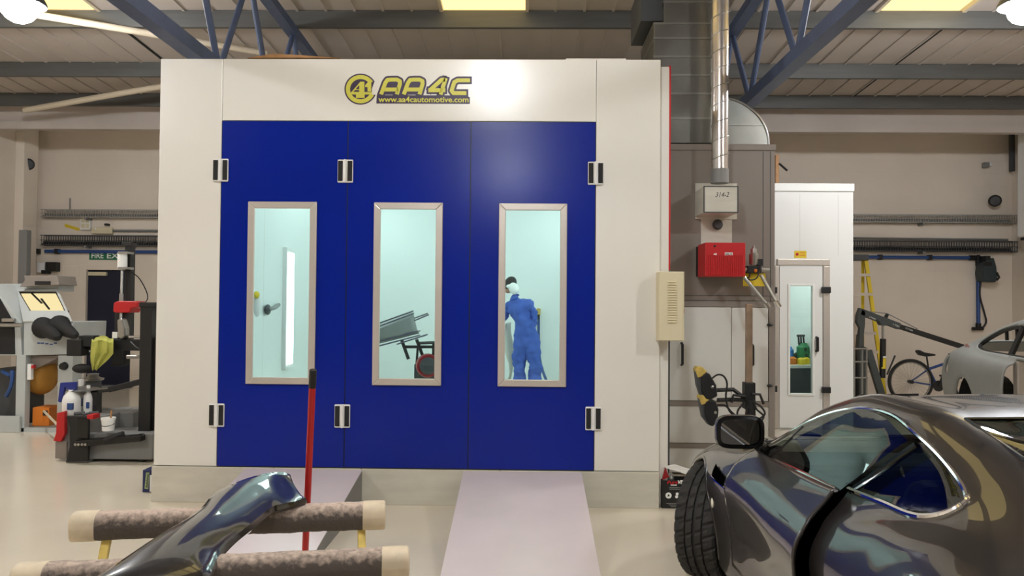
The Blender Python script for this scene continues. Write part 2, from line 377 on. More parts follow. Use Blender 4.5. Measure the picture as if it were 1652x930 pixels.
# fire exit door
m = MB().box((dA+.12, DW+.06, .02), (dB-.03, DW+.1, dz-.08)).build('door_1', 'navy', kind='structure', label='dark navy fire exit door in the back wall', cat='door')
MB().box((dA, DW-.01, 0), (dA+.13, DW+.2, dz)).box((dB-.05, DW-.01, 0), (dB, DW+.2, dz)).box((dA+.13, DW-.01, dz-.09), (dB-.05, DW+.2, dz)).build('door_frame', 'wall_paint', m, bevel=.005)
MB().box(*pxbox(142, 439, 171, 445, DW+.0, DW+.06)).build('door_closer', 'cream', m, bevel=.004)
MB().box(*pxbox(152, 434, 184, 437, DW+.02, DW+.06)).build('closer_arm', 'black', m)
MB().box((dA, DW-.15, 0), (dB, DW+.06, .04)).build('threshold', 'grey_mid', m)
s = thing('fire_exit_sign', 'green fire exit sign with white letters above the navy door', 'sign', P(175, 420, DW-.02))
MB().box(*pxbox(144, 406, 208, 419.5, DW-.02, DW)).build('plate', 'green_sign', s)
a = P(147.5, 417, DW-.021); hgt = P(150, 408.5, DW).z-a.z; text('lettering', 'FIRE', 'white', s, a, (1, 0, 0), (0, 0, 1), P(168, 417, DW).x-a.x, hgt, bold=.02); a = P(172.5, 417.2, DW-.021); text('lettering', 'EXIT', 'white', s, a, (1, 0, 0), (0, 0, 1), P(205, 417, DW).x-a.x, hgt, bold=.02)

# cable trays along the back wall
def tray(py, hpx, label, dark):
    z = P(849, py, DW).z; t = thing('cable_tray', label, 'cable tray', (0, DW, z), group='cable trays on the back wall')
    m = MB(); d0, d1 = DW-.17, DW-.03; h = hpx/1250*DW
    for zz, yy in ((z+h/2, d0), (z, d0), (z-h/2, d0), (z-h/2, (d0+d1)/2), (z-h/2, d1), (z, d1), (z+h/2, d1)):
        m.bar((XL+.17, yy, zz), (XR, yy, zz), .012, .014 if zz != z else .008)
    x = XL+.2
    while x < XR:
        for a, b in (((x, d0, z+h/2), (x, d0, z-h/2)), ((x, d0, z-h/2), (x, d1, z-h/2)), ((x, d1, z-h/2), (x, d1, z+h/2))): m.bar(a, b, .009, .009)
        x += .045
    m.build('wire_basket', 'tray_steel' if not dark else 'grey_dark', t)
    n = 5 if dark else 3
    for i in range(n):
        yy = d0+.03+i*(d1-d0-.05)/n; zz = z-h/2+.02+.03*(i % 2)
        MB().tube([(XL+.2+(XR-XL-.3)*q/40, yy+.008*math.sin(q*1.7+i), zz+.008*math.sin(q*2.3+i*2)) for q in range(41)], .016, 6).build('cable', 'black_rough' if dark else 'grey_mid', t, smooth=True)
    x = XL+1
    while x < XR:
        MB().box((x, DW-.2, z-h/2-.05), (x+.04, DW-.003, z-h/2-.01)).build('bracket', 'grey_mid', t); x += 1.9
tray(350.5, 12, 'upper grey wire cable tray along the back wall', False)
tray(394, 16, 'lower dark cable tray filled with cables along the back wall', True)
# blue compressed-air line
t = thing('air_pipe', 'blue compressed air pipe along the back wall with a drop at the right', 'pipe', (0, DW, 2.5))
zc = P(849, 411.5, DW).z; xe = P(1578, 420, DW-.06).x; zd = P(1578, 528, DW-.06).z
MB().tube([(XL+.2, DW-.06, zc), (xe, DW-.06, zc)], .032, 10).build('pipe', 'blue_pipe', t, smooth=True)
MB().tube([(xe, DW-.06, zc), (xe, DW-.06, zd)], .032, 10).build('pipe', 'blue_pipe', t, smooth=True)
MB().ell((xe, DW-.06, zc), (.055, .055, .055)).cyl((xe-.16, DW-.06, zc), (xe, DW-.06, zc), .045).cyl((xe, DW-.06, zc-.14), (xe, DW-.06, zc), .045).build('elbow', 'black', t, smooth=True)
MB().cyl((xe, DW-.06, zd-.05), (xe, DW-.06, zd+.07), .045).cyl((xe-.12, DW-.08, zd-.03), (xe+.07, DW-.08, zd-.03), .03).build('outlet', 'black', t, smooth=True)
MB().tube(catmull([P(1582, 455, DW-.1), P(1581, 478, DW-.1), P(1588, 505, DW-.1), P(1591, 519, DW-.1), P(1586, 528, DW-.1), P(1580, 528, DW-.1)], 6), .016, 8).build('hose', 'black', t, smooth=True)
for px in (92, 60, 1420, 1500):
    p = P(px, 411, DW-.06); MB().box((p.x-.03, DW-.1, zc-.045), (p.x+.03, DW, zc+.045)).build('clip', 'black', t)
# conduits
MB().cyl(P(1376, 384.5, DW-.04), P(1626, 387, DW-.04), .018, 8).build('conduit', 'grey_mid', label='thin grey conduit between the two trays on the right', cat='conduit', smooth=True)
MB().cyl(P(180, 372.5, DW-.04), P(262, 373, DW-.04), .022, 8).build('conduit', 'grey_mid', label='thin grey conduit running from the white junction box on the left', cat='conduit', smooth=True)
t = thing('junction_box', 'cream junction box with an indicator below the upper left tray', 'box', P(163, 377, DW))
MB().box(*pxbox(147, 367, 180, 377.5, DW-.09, DW)).build('box', 'cream', t, bevel=.01); MB().ell(P(154, 369, DW-.09), (.02, .02, .02), 8, 6).build('indicator', 'white', t)
t = thing('wall_box', 'small white box with four panels hanging below the upper left tray', 'box', P(137, 371, DW))
MB().box(*pxbox(129.5, 350, 145, 371, DW-.08, DW)).build('box', 'white_plastic', t, bevel=.008)
for q in ((131, 352), (138, 352), (131, 361), (138, 361)): MB().box(*pxbox(q[0], q[1], q[0]+5.5, q[1]+7.5, DW-.085, DW-.08)).build('panel', 'cream', t)
MB().box(*pxbox(168, 360.5, 173, 364, DW-.1, DW)).build('sensor', 'black', label='small black sensor above the cream junction box', cat='sensor', bevel=.005)
MB().prism(pxpoly([(105, 361), (129, 369), (127, 373), (104, 366)], DW-.004), (0, .004, 0)).build('tape_strip', 'yellow', label='strip of yellow tape on the back wall at the left', cat='tape')
MB().cyl(P(113, 320, DW-.03), P(112.5, 338, DW-.03), .012, 6).build('threaded_rod', 'grey_mid', label='short rod standing above the upper left tray', cat='rod')
# wall speakers
def speaker(px, py, d, label, dirx):
    c = P(px, py, d); t = thing('wall_speaker', label, 'speaker', c, group='round black wall speakers')
    ax = Vector((dirx, -.8, -.2)).normalized()
    MB().lathe([(.04, -.12), (.08, -.1), (.105, 0), (.105, .03), (.095, .045)], c, ax, 20).build('horn', 'black_rough', t, smooth=True)
    MB().lathe([(.08, .045), (.03, .05), (.0, .052)], c, ax, 16).build('grille', 'grey_dark', t)
    MB().cyl(c-ax*.08, c-ax*.08+Vector((-.15*math.copysign(1, dirx), .12, 0)), .018, 8).build('bracket', 'black', t)
speaker(45, 265, 13.7, 'round black speaker on the wall in the left corner', .7)
speaker(1605, 324, 14.0, 'round black speaker on the wall in the right corner', -.3)
t = thing('wall_sensor', 'small grey flood sensor high on the back wall at the right', 'sensor', P(1593, 270, DW))
MB().box(*pxbox(1588, 262, 1597, 270, DW-.14, DW-.05)).build('head', 'grey_mid', t, bevel=.01); MB().box(*pxbox(1596, 262, 1601, 268, DW-.05, DW)).build('bracket', 'white_plastic', t)
# white unit and dark downpipe in the right corner
t = thing('wall_heater', 'tall white wall unit at the right edge near the roof', 'heater', P(1646, 384, 13.4))
x0 = P(1639, 300, 13.45).x; za = P(1645, 384, 13.45).z
MB().prism([(x0, 13.45, za), (x0+.02, 13.45, ZE-.1), (XR, 13.45, ZE-.1), (XR, 13.45, za-.02)], (0, -.9, 0)).build('casing', 'white_plastic', t, bevel=.04, seg=4)
MB().box((x0+.04, 12.6, za-.05), (XR, 13.4, za-.0)).build('grille', 'black', t)
MB().box(*pxbox(1632.5, 190, 1638, 276, 13.95, 14.05)).build('downpipe', 'grey_dark', label='dark square downpipe in the right corner under the roof', cat='pipe', bevel=.01)
# grey post in front of the left corner, with wall boxes
_b = pxbox(28.5, 371, 42, 520, 12.6, 12.72); MB().box((_b[0][0], 12.6, 0), _b[1]).build('grey_post', 'grey_mid', label='grey square post behind the blasting cabinet', cat='post', bevel=.008)
t = thing('control_box', 'cluster of small black and white wall boxes beside the fire door', 'box', P(75, 440, DW))
MB().box(*pxbox(59, 424, 72, 440, DW-.1, DW)).build('box', 'white_plastic', t, bevel=.006); MB().box(*pxbox(73, 423, 90, 438, DW-.14, DW)).build('box', 'black', t, bevel=.006)
MB().box(*pxbox(66, 436, 76, 442, DW-.12, DW)).build('box', 'black', t, bevel=.004)
# ------------------------------------------------------------------ the spray booth
BD = 6.16; BL, BR, QL, QR = -2.9667, 1.055, -2.4582, .5418; BT, QT, QB = 3.559, 3.0545, .289; BE = 12.7
booth = thing('spray_booth', 'large white vehicle spray booth with three blue folding doors', 'spray booth', ((BL+BR)/2, BD, 0))
T = .06
o = MB().box((BL, BD, QB), (QL-.004, BD+T, BT)).build('jamb_panel', 'booth_white', booth, bevel=.004)
o = MB().box((QR+.004, BD, QB), (BR, BD+T, BT)).build('jamb_panel', 'booth_white', booth, bevel=.004)
head = MB().box((QL-.001, BD, QT+.006), (QR+.001, BD+T, BT+.0)).build('header_panel', 'booth_white', booth, bevel=.004)
# base skirt in sections
for a, b in ((BL-.01, -2.0), (-1.995, -1.3), (-1.295, -.2), (-.195, BR)):
    MB().box((a, BD-.012, 0), (b, BD+T, QB-.006)).build('base_skirt', 'galvanised', booth, bevel=.003)
# side, rear, roof, interior
XS = BR+.075
MB().box((BL+.02, BD+T, QB-.1), (BL+.08, BE, BT-.08)).build('side_wall', 'booth_inside', booth)
MB().box((XS-.06, BD+T, QB-.1), (XS, BE, BT-.08)).build('side_wall', 'booth_inside', booth)
MB().box((BL+.02, BE-.06, QB-.1), (XS, BE, BT-.08)).build('rear_wall', 'booth_inside', booth)
MB().box((BL+.02, BD+T, BT-.14), (XS, BE, BT-.06)).build('roof_panel', 'booth_inside', booth)
MB().box((BL+.02, BD+T, .1), (XS, BE, QB-.01)).build('grid_floor', 'galvanised', booth)
MB().box((XS, BD+.07, P(1078, 436, BD+.1).z), (XS+.02, BD+.14, P(1078, 108, BD+.1).z)).build('corner_trim', 'red', booth, label='red vertical corner trim')
MB().box((BR+.001, BD+.055, 0), (XS+.005, BD+.13, P(1070, 108, BD+.06).z)).build('corner_post', 'booth_white', booth, bevel=.004)
MB().box((XS, BD+.12, .0), (XS+.03, BD+.16, 1.35)).build('corner_trim', 'grey_dark', booth)
# interior vertical panel joints
for d in (8.45, 10.6, 11.7):
    MB().box((BL+.08, d, QB), (BL+.0805, d+.006, BT-.14)).build('wall_joint', 'booth_white', booth)
# lights: vertical tubes on side walls and sloping light boxes under the roof
def booth_tube(x, d, z0, z1, sgn):
    f = MB().box((min(x, x+sgn*.05), d-.14, z0-.06), (max(x, x+sgn*.05), d+.14, z1+.06)).build('light_box', 'white_plastic', booth)
    MB().box((min(x+sgn*.05, x+sgn*.058), d-.12, z0), (max(x+sgn*.05, x+sgn*.058), d+.12, z1)).build('tube_light', 'booth_tube', f)
zt0, zt1 = P(457, 588, 9.2).z, P(457, 408, 9.2).z
booth_tube(BL+.08, 9.25, zt0, zt1, 1)
booth_tube(XS-.06, 9.25, zt0, zt1, -1); booth_tube(XS-.06, 7.6, zt0, zt1, -1)
for sx, xx in ((1, BL+.08), (-1, XS-.06)):
    for d0 in (6.7, 8.7, 10.7):
        a = Vector((xx, d0, 3.05)); q = [(xx, d0, 2.95), (xx+sx*.42, d0, 3.415), (xx, d0, 3.415)]
        f = MB().prism(q, (0, 1.6, 0)).build('light_box', 'white_plastic', booth)
        n = Vector((sx*.465, 0, -.42)).normalized()*.004
        c0, c1 = Vector(q[0]), Vector(q[1]); e = (c1-c0)
        MB().prism([c0+e*.15+n, c0+e*.85+n, c0+e*.85+n*2, c0+e*.15+n*2], (0, 1.5, 0)).build('tube_light', 'booth_tube', f)
# doors
xs = [QL, P(558.5, 470, BD).x, P(757.5, 470, BD).x, QR]
wins = [((411, 336), (504, 611)), ((614, 337), (706, 613)), ((812, 338), (909, 615))]
wpx = [(399.5, 326, 510.5, 620), (602.5, 327.5, 713.5, 622), (804, 329, 914, 624)]
for i in range(3):
    a, b = xs[i]+.004, xs[i+1]-.004
    (x0, _, z0), (x1, _, z1) = pxbox(*wpx[i], BD, BD+.1)
    fw = .055
    m = MB(); dz0, dz1 = QB+.004, QT-.002
    m.box((a, BD-.004, dz0), (x0+.02, BD+T, dz1)).box((x1-.02, BD-.004, dz0), (b, BD+T, dz1)).box((x0+.02, BD-.004, dz0), (x1-.02, BD+T, z0+.02)).box((x0+.02, BD-.004, z1-.02), (x1-.02, BD+T, dz1))
    dr = m.build('door', 'booth_blue', booth, label=['blue door leaf at the left with a tall window', 'blue middle door leaf with a tall window', 'blue door leaf at the right with a tall window'][i])
    # mitred aluminium frame with stepped section
    y0, y1 = BD-.026, BD-.004
    for (p, q, r, s_) in (((x0, z0), (x1, z0), (x1-fw, z0+fw), (x0+fw, z0+fw)), ((x1, z0), (x1, z1), (x1-fw, z1-fw), (x1-fw, z0+fw)), ((x1, z1), (x0, z1), (x0+fw, z1-fw), (x1-fw, z1-fw)), ((x0, z1), (x0, z0), (x0+fw, z0+fw), (x0+fw, z1-fw))):
        MB().prism([(v[0], y0, v[1]) for v in (p, q, r, s_)], (0, y1-y0, 0)).build('window_frame', 'alu', dr, bevel=.006, seg=3)
    g = fw-.002
    MB().box((x0+g-.012, BD+.0, z0+g-.012), (x1-g+.012, BD+.006, z1-g+.012)).build('glass_pane', 'booth_glass', dr)
# dark gaskets between the leaves
for i, x in enumerate(xs): MB().box((x-.0045, BD+.004, QB+.004), (x+.0045, BD+.05, QT)).build('gasket', 'black', booth)
MB().box((QL, BD+.004, QT-.002), (QR, BD+.05, QT+.007)).build('gasket', 'black', booth)
MB().box((QL, BD-.002, QB-.008), (QR, BD+.05, QB+.005)).build('gasket', 'black', booth)
# hinges
def hinge(px, py):
    c = P(px, py, BD-.005); w_, h_ = .125, .185
    h = MB().box((c.x-w_/2, BD-.02, c.z-h_/2), (c.x+w_/2, BD-.003, c.z+h_/2)).cyl((c.x, BD-.024, c.z-h_/2), (c.x, BD-.024, c.z+h_/2), .013, 10).build('hinge', 'white_plastic', booth, bevel=.008, seg=2)
    for sx in (-1, 1):
        q = c.x+sx*.038; MB().box((q-.019, BD-.026, c.z-h_/2+.012), (q+.019, BD-.018, c.z+h_/2-.012)).build('hinge_insert', 'black_rough', h, bevel=.003)
for q in ((356.5, 275), (557.5, 276.5), (961, 280), (350, 670), (552.5, 671.5), (957, 675.5)): hinge(*q)
# logo on the header: ribbons and discs of film
LX = lambda x, y, k=0: P(540+x/6.883, 105+y/6.883, BD-.0012-.0006*k)
def disc(cx, cy, r, k, a0=0, a1=360, r0=0, n=40):
    out = [(cx+r*math.cos(R(a0+(a1-a0)*i/n))*1.04, cy-r*math.sin(R(a0+(a1-a0)*i/n))) for i in range(n+1)]
    if r0: out += [(cx+r0*math.cos(R(a1-(a1-a0)*i/n))*1.04, cy-r0*math.sin(R(a1-(a1-a0)*i/n))) for i in range(n+1)]
    return MB().add([LX(x, y, k) for x, y in out], [tuple(range(len(out)))[::-1]]) if not r0 else ring(out, n, k)
def ring(out, n, k):
    m = MB(); N = len(out); m.add([LX(x, y, k) for x, y in out], [(i, i+1, N-2-i, N-1-i) for i in range(n)]); return m
def ribbon(m, pts, wd, k):
    for i in range(len(pts)-1):
        (x0, y0), (x1, y1) = pts[i], pts[i+1]; L = math.hypot(x1-x0, y1-y0); nx, ny = -(y1-y0)/L*wd/2, (x1-x0)/L*wd/2
        k_ = k; k = k+.05*(i % 3)
        m.add([LX(x0+nx, y0+ny, k), LX(x1+nx, y1+ny, k), LX(x1-nx, y1-ny, k), LX(x0-nx, y0-ny, k)], [(0, 1, 2, 3)])
        if i > 0: m.add([LX(x0+wd/2*math.cos(a*math.pi/8), y0+wd/2*math.sin(a*math.pi/8), k+.25+.1*(i % 2)) for a in range(16)], [tuple(range(16))])
        k = k_
def flat(pts, k, name, mm): MB().add([LX(x, y, k) for x, y in pts], [tuple(range(len(pts)))]).build(name, mm, head)
disc(287, 268, 173, 0).build('logo_disc', 'logo_dark', head)
flat([(440, 188), (600, 188), (600, 330), (410, 330), (415, 260)], .2, 'logo_notch', 'booth_white')
disc(287, 268, 158, 1, 33, 335, 112).build('logo_ring', 'logo_yellow', head)
flat([(168, 320), (285, 185), (330, 185), (330, 300), (414, 300), (414, 327), (332, 327), (332, 365), (235, 365), (235, 327), (168, 327)], 2, 'logo_glyph', 'logo_yellow')
flat([(338, 245), (338, 222), (372, 185), (406, 185), (406, 294), (364, 294), (364, 245)], 2, 'logo_glyph', 'logo_yellow')
flat([(232, 268), (272, 222), (272, 268)], 3, 'logo_glyph', 'logo_dark')
flat([(205, 298), (226, 278), (272, 278), (272, 298)], 3, 'logo_glyph', 'logo_dark')
flat([(462, 428), (466, 335), (1440, 338), (1475, 345), (1500, 360), (1500, 432), (462, 428)][:6], .4, 'logo_band', 'logo_dark')
strokes = []
for dx in (0, 252):
    strokes += [[(515+dx, 326), (562+dx, 198), (585+dx, 166), (630+dx, 162), (690+dx, 162), (722+dx, 178), (724+dx, 208), (690+dx, 326)], [(552+dx, 272), (705+dx, 272)]]
strokes += [[(1232, 145), (1176, 328)], [(1225, 163), (1185, 165), (1052, 285)], [(1040, 280), (1228, 280)], [(1502, 170), (1365, 170), (1328, 190), (1298, 285), (1318, 312), (1462, 312)]]
m = MB()
for s in strokes:
    e = lambda a, b: (a[0]+(a[0]-b[0])/math.hypot(a[0]-b[0], a[1]-b[1])*21, a[1]+(a[1]-b[1])/math.hypot(a[0]-b[0], a[1]-b[1])*21)
    ribbon(m, [e(s[0], s[1])]+s[1:-1]+[e(s[-1], s[-2])], 86, .6)
m.build('logo_outline', 'logo_dark', head)
flat([(590, 180), (700, 180), (690, 330), (540, 330)], .8, 'logo_fill', 'logo_dark'); flat([(842, 180), (952, 180), (942, 330), (792, 330)], .8, 'logo_fill', 'logo_dark')
m = MB()
for s in strokes: ribbon(m, s, 44, 1.4)
m.build('logo_letters', 'logo_yellow', head)
a = LX(484, 413, 2); b = LX(1486, 413, 2); text('logo_web_address', 'www.aa4cautomotive.com', 'logo_yellow', head, a, (1, 0, 0), (0, 0, 1), b.x-a.x, .047, bold=.02)
# boards lying on the booth roof
MB().prism([P(398, 93.5, BD+.1), P(440, 86.5, BD+.1), P(480, 88.5, BD+.1), P(548, 93.5, BD+.1)], (0, .8, .02)).build('cardboard_sheet', 'wood', label='bent brown cardboard sheet lying on top of the booth', cat='cardboard', bevel=.002)
MB().box((P(913, 95, BD).x, BD+.01, BT), (P(1010, 95, BD).x, BD+.05, BT+.012)).build('top_strip', 'booth_white', booth)

# ramps
def ramp(x0, x1, label):
    t = thing('ramp', label, 'ramp', ((x0+x1)/2, 5.3, 0), group='two drive-on ramps of the booth')
    ye, yb = 4.42, BD-.014; zt = QB-.012
    sl = Vector((0, ye-yb, .006-zt))
    MB().prism([(x0, yb, zt), (x1, yb, zt), (x1, yb, zt-.008), (x0, yb, zt-.008)], sl).build('tread_plate', 'ramp_plate', t, bevel=.002)
    for x in (x0+.001, x1-.009):
        MB().prism([(x, yb, zt-.008), (x, yb, 0), (x, ye, 0)], (.008, 0, 0)).build('side_plate', 'grey_mid', t)
    MB().box((x0+.02, yb-.012, 0), (x1-.02, yb-.004, zt-.01)).build('rear_plate', 'grey_mid', t)
ramp(P(397, 756, BD).x, P(585, 758, BD).x, 'lavender grey steel ramp behind the trestle at the left')
ramp(P(748, 760, BD).x, P(938, 762, BD).x, 'lavender grey steel ramp in the middle of the floor')

# things inside the booth
# work stand with a silver panel behind the middle window
d = 9.1
t = thing('panel_stand', 'black work stand with a red reel seen through the middle window', 'stand', (P(670, 600, d).x, d, QB))
def tp(a, b, r=.018, name='tube', m='black', par=t, n=8): MB().cyl(a, b, r, n).build(name, m, par, smooth=True)
tp(P(650, 560, d), P(702, 560, d)); tp(P(675, 554, d), P(704, 553, d+.2)); tp(P(648, 549, d), P(659, 580, d), .02); tp(P(672, 548, d), P(684, 580, d+.1), .02)
zf = QB+.0
a = P(700, 555, d); tp(a, (a.x, d, zf+.02), .022); a = P(674, 560, d+.1); tp(a, (a.x-.05, d+.1, zf+.02), .014)
tp((P(668, 600, d).x, d-.2, zf+.02), (P(715, 600, d).x, d-.2, zf+.02), .02, 'foot'); tp((P(668, 600, d).x, d+.3, zf+.02), (P(715, 600, d).x, d+.3, zf+.02), .02, 'foot')
a = P(690, 590, d); 
MB().lathe([(.13, -.05), (.14, -.02), (.14, .05), (.13, .08)], a, (.2, -1, 0), 20).build('reel', 'red_dark', t, smooth=True)
MB().lathe([(.06, -.06), (.10, -.04), (.10, .09), (.06, .1)], a, (.2, -1, 0), 20).build('reel_core', 'grey_dark', t, smooth=True)
MB().box(*pxbox(668, 588, 700, 612, d+.06, d+.3)).build('box', 'grey_dark', t, bevel=.01)
pn = thing('bumper_cover', 'silver curved body panel propped on the black stand in the booth', 'car panel', P(640, 560, d-.1))
def arc(px0, py0, px1, py1, sag, dd, n=8):
    return [P(px0+(px1-px0)*i/n, py0+(py1-py0)*i/n-sag*4*(i/n)*(1-i/n), dd+.25*(i/n-.5)**2) for i in range(n+1)]
MB().grid([arc(606, 528, 664, 504, 1, d-.05), arc(606, 534, 668, 511, 0, d-.12), arc(606, 548, 672, 530, -1, d-.13), arc(606, 556, 676, 538, 0, d-.1)]).build('skin', 'silver_primer', pn, smooth=True, solid=.01)
for q in ((606, 524, 667, 502), (606, 529, 668, 506), (606, 553, 678, 534), (606, 560, 678, 541), (668, 518, 692, 508), (668, 514, 690, 506), (640, 556, 690, 540)):
    MB().bar(P(q[0], q[1], d-.14), P(q[2], q[3], d-.1), .016, .016).build('edge_strip', 'steel', pn)
# air gun hanging and stickers seen through the left window, bag and hose
t = thing('paint_gun_hook', 'small grey gun and tube hanging on the booth side wall', 'tool', P(432, 500, 8.3))
wallx = BL+.085
yb_ = 8.35; q = lambda px, py, off=.03: Vector((BL+.085+off, (BL+.085)/(ray(px, py).x/ray(px, py).y), 0))
def onwall(px, py, off=.02):
    v = ray(px, py); k = (BL+.083+off)/v.x; return Vector((0, 0, CAMZ))+v*k
MB().tube(catmull([onwall(450, 492), onwall(444, 497, .06), onwall(436, 499, .06), onwall(431, 502)], 5), .02, 8).build('tube', 'grey_mid', t, smooth=True)
MB().ell(onwall(432, 500, .03), (.03, .07, .06)).build('hook_cup', 'grey_dark', t, smooth=True)
MB().ell(onwall(415, 492, .04), (.04, .06, .13), 12, 8).build('plastic_bag', 'white_plastic', label='small white plastic bag hanging at the left edge of the left window', cat='bag', smooth=True)
MB().ell(onwall(414, 476, .05), (.03, .05, .04), 10, 6).build('yellow_cup', 'yellow', label='small yellow cup above the white bag in the left window', cat='cup', smooth=True)

# painter
pd = 10.6
per = thing('person', 'person in blue coverall and white respirator working inside the booth', 'person', (P(845, 600, pd).x, pd, QB))
def sk(name, m, chains, root, parent, sub=3):
    vs, es, rs = [], [], []; idx = {}
    for ch in chains:
        prev = None
        for (p, r_) in ch:
            key = tuple(round(c, 4) for c in p)
            if key not in idx: idx[key] = len(vs); vs.append(p); rs.append(r_)
            if prev is not None and (prev, idx[key]) not in es: es.append((prev, idx[key]))
            prev = idx[key]
    me = bpy.data.meshes.new(name); me.from_pydata([Vector(v)-ORG[parent.name] for v in vs], es, []); me.update()
    ob = bpy.data.objects.new(name, me); COL.objects.link(ob); ob.parent = parent; ORG[ob.name] = ORG[parent.name]
    md = ob.modifiers.new('skin', 'SKIN'); md.use_smooth_shade = True
    for i, r_ in enumerate(rs):
        sv = me.skin_vertices[0].data[i]; sv.radius = (r_, r_) if not isinstance(r_, tuple) else r_; sv.use_root = (i == root)
    ms = ob.modifiers.new('sub', 'SUBSURF'); ms.levels = sub; ms.render_levels = sub
    me.materials.append(MATS[m]); return ob
def V(px, py, dd=0): return tuple(P(px, py, pd+dd))
pel = V(848, 545); lk = V(838, 592, .03); rk = V(863, 592, -.02)
zf = QB
la = (P(836, 600, pd).x, pd+.02, zf+.1); ra = (P(866, 600, pd).x, pd-.02, zf+.1)
chest = V(838, 497, .02); neck = V(829, 478, .06)
body = sk('body', 'coverall', [
    [(pel, (.175, .16)), (V(848, 526), (.15, .135)), (V(843, 511, .01), (.175, .15)), (chest, (.195, .16)), (V(832, 487, .04), (.125, .11)), (neck, .065)],
    [(pel, (.175, .16)), (V(840, 562, .02), .115), (lk, .095), (V(838, 615, .02), .085), (la, .075)],
    [(pel, (.175, .16)), (V(860, 562, -.02), .115), (rk, .095), (V(864, 615, -.02), .085), (ra, .075)],
    [(chest, (.195, .16)), (V(855, 494, -.05), .08), (V(862, 512, -.06), .07), (V(857, 530, .05), .05), (V(846, 533, .22), .042)],
    [(chest, (.195, .16)), (V(823, 493, .12), .08), (V(812, 508, .2), .058), (V(806, 524, .28), .048), (V(802, 534, .34), .04)],
], 0, per)
_tx = bpy.data.textures.new('cloth_folds', 'CLOUDS'); _tx.noise_scale = .1
_md = body.modifiers.new('folds', 'DISPLACE'); _md.texture = _tx; _md.strength = .085; _md.mid_level = .5
# head with face turned away to the left, hair, respirator
hc = P(823, 461, pd+.08)
rot = Matrix.Rotation(R(28), 3, 'Y')
MB().ell(hc, (.075, .095, .115), 18, 14, rot).ell(hc+Vector((-.08, .05, -.03)), (.02, .02, .02), 8, 6).ell(hc+Vector((.03, -.07, -.01)), (.012, .025, .032), 8, 6).build('head', 'skin', per, smooth=True)
MB().ell(hc+Vector((.0, -.006, .02)), (.085, .104, .112), 18, 14, rot).build('hair', 'hair', per, smooth=True)
mk = P(829, 466, pd-.02)
MB().ell(mk, (.07, .06, .085), 16, 10, Matrix.Rotation(R(-25), 3, 'Y')).ell(mk+Vector((-.05, .03, .03)), (.06, .07, .035), 12, 8).build('respirator_hood', 'white', per, smooth=True)
def hand(w0, dirv, parent):
    w0 = Vector(w0); dv = Vector(dirv).normalized(); sd = dv.cross(Vector((0, 0, 1))).normalized(); up = sd.cross(dv)
    m = MB(); m.ell(w0+dv*.05, (.04, .045, .03), 12, 8)
    for i, L in enumerate((.065, .075, .07, .055)):
        b = w0+dv*.08+sd*(.03-.02*i); m.tube([b, b+dv*L*.5-up*.008, b+dv*L*.85-up*.03], [.0095, .009, .007], 8)
    b = w0+dv*.03+sd*.04; m.tube([b, b+sd*.025+dv*.03, b+sd*.02+dv*.055-up*.01], [.011, .01, .008], 8)
    m.build('hand', 'white_plastic', parent, smooth=True, label='gloved hand')
hand(V(846, 533, .22), (-.3, .9, -.1), per); hand(V(802, 534, .34), (-.3, .9, -.2), per)
for f in (la, ra):
    f = Vector(f); MB().ell(f+Vector((-.02, .06, -.05)), (.05, .13, .05), 14, 8).build('shoe', 'black_rough', per, smooth=True)
# masked part he works on
MB().grid([[P(816-6*math.sin(i*.8), 522+i*13, pd+.32+.05*j*math.sin(i)) if j == 0 else P(827-3*math.sin(i*.9+1), 520+i*13, pd+.34) for j in range(2)] for i in range(8)]).build('masking_film', 'paper', label='crumpled white masking film hanging beside the painter', cat='film', solid=.004, smooth=True)
# blue air hose with regulator on the rear wall
t = thing('air_hose', 'blue air hose hanging from a regulator to the right of the painter', 'hose', P(870, 510, BE-.1))
MB().box(*pxbox(866, 498, 872, 508, BE-.14, BE-.06)).build('regulator', 'yellow_worn', t, bevel=.005); MB().box(*pxbox(860, 500, 866, 512, BE-.12, BE-.06)).build('valve', 'grey_mid', t, bevel=.005); MB().cyl(P(869, 508, BE-.11), P(869, 517, BE-.11), .02, 8).build('fitting', 'black', t)
MB().tube(catmull([P(869, 516, BE-.12), P(869, 550, BE-.14), P(871, 580, BE-.2), P(876, 600, BE-.35), P(884, 620, BE-.6)], 6), .022, 8).build('hose', 'blue_pipe', t, smooth=True)
# ------------------------------------------------------------------ heater cabinet beside the booth
AD = 7.4; AX0 = XS+.06; AX1 = P(1250, 470, AD).x; zT = P(1200, 233, AD).z; zM = P(1200, 496, AD).z
hc_ = thing('heater_cabinet', 'tall grey air heater cabinet with light lower doors beside the booth', 'cabinet', ((AX0+AX1)/2, AD, 0))
MB().box((AX0, AD+.03, .04), (AX1-.01, AD+1.3, zT-.02)).build('body', 'cabinet_grey', hc_)
MB().box((AX0, AD, zM), (AX1, AD+.03, zT-.05)).build('upper_panel', 'cabinet_grey', hc_, bevel=.004)
MB().box((AX0, AD-.015, zT-.06), (AX1+.005, AD+1.31, zT)).build('top_trim', 'cabinet_grey', hc_, bevel=.006)
for x in (AX1-.045, AX1-.115): MB().box((x, AD-.003, zM+.05), (x+.006, AD, zT-.07)).build('panel_joint', 'grey_dark', hc_)
for py in (478, 486): z = P(1180, py, AD).z; MB().box((AX0, AD-.003, z), (AX1-.02, AD, z+.005)).build('panel_joint', 'grey_dark', hc_)
xp = P(1240, 560, AD).x
MB().box((xp, AD-.012, 0), (AX1, AD+.03, zM)).build('corner_post', 'cabinet_grey', hc_, bevel=.004)
zb1, zb2, zb3, zb4 = [P(1160, y, AD).z for y in (648, 656, 716, 724)]
xm = P(1180, 560, AD).x
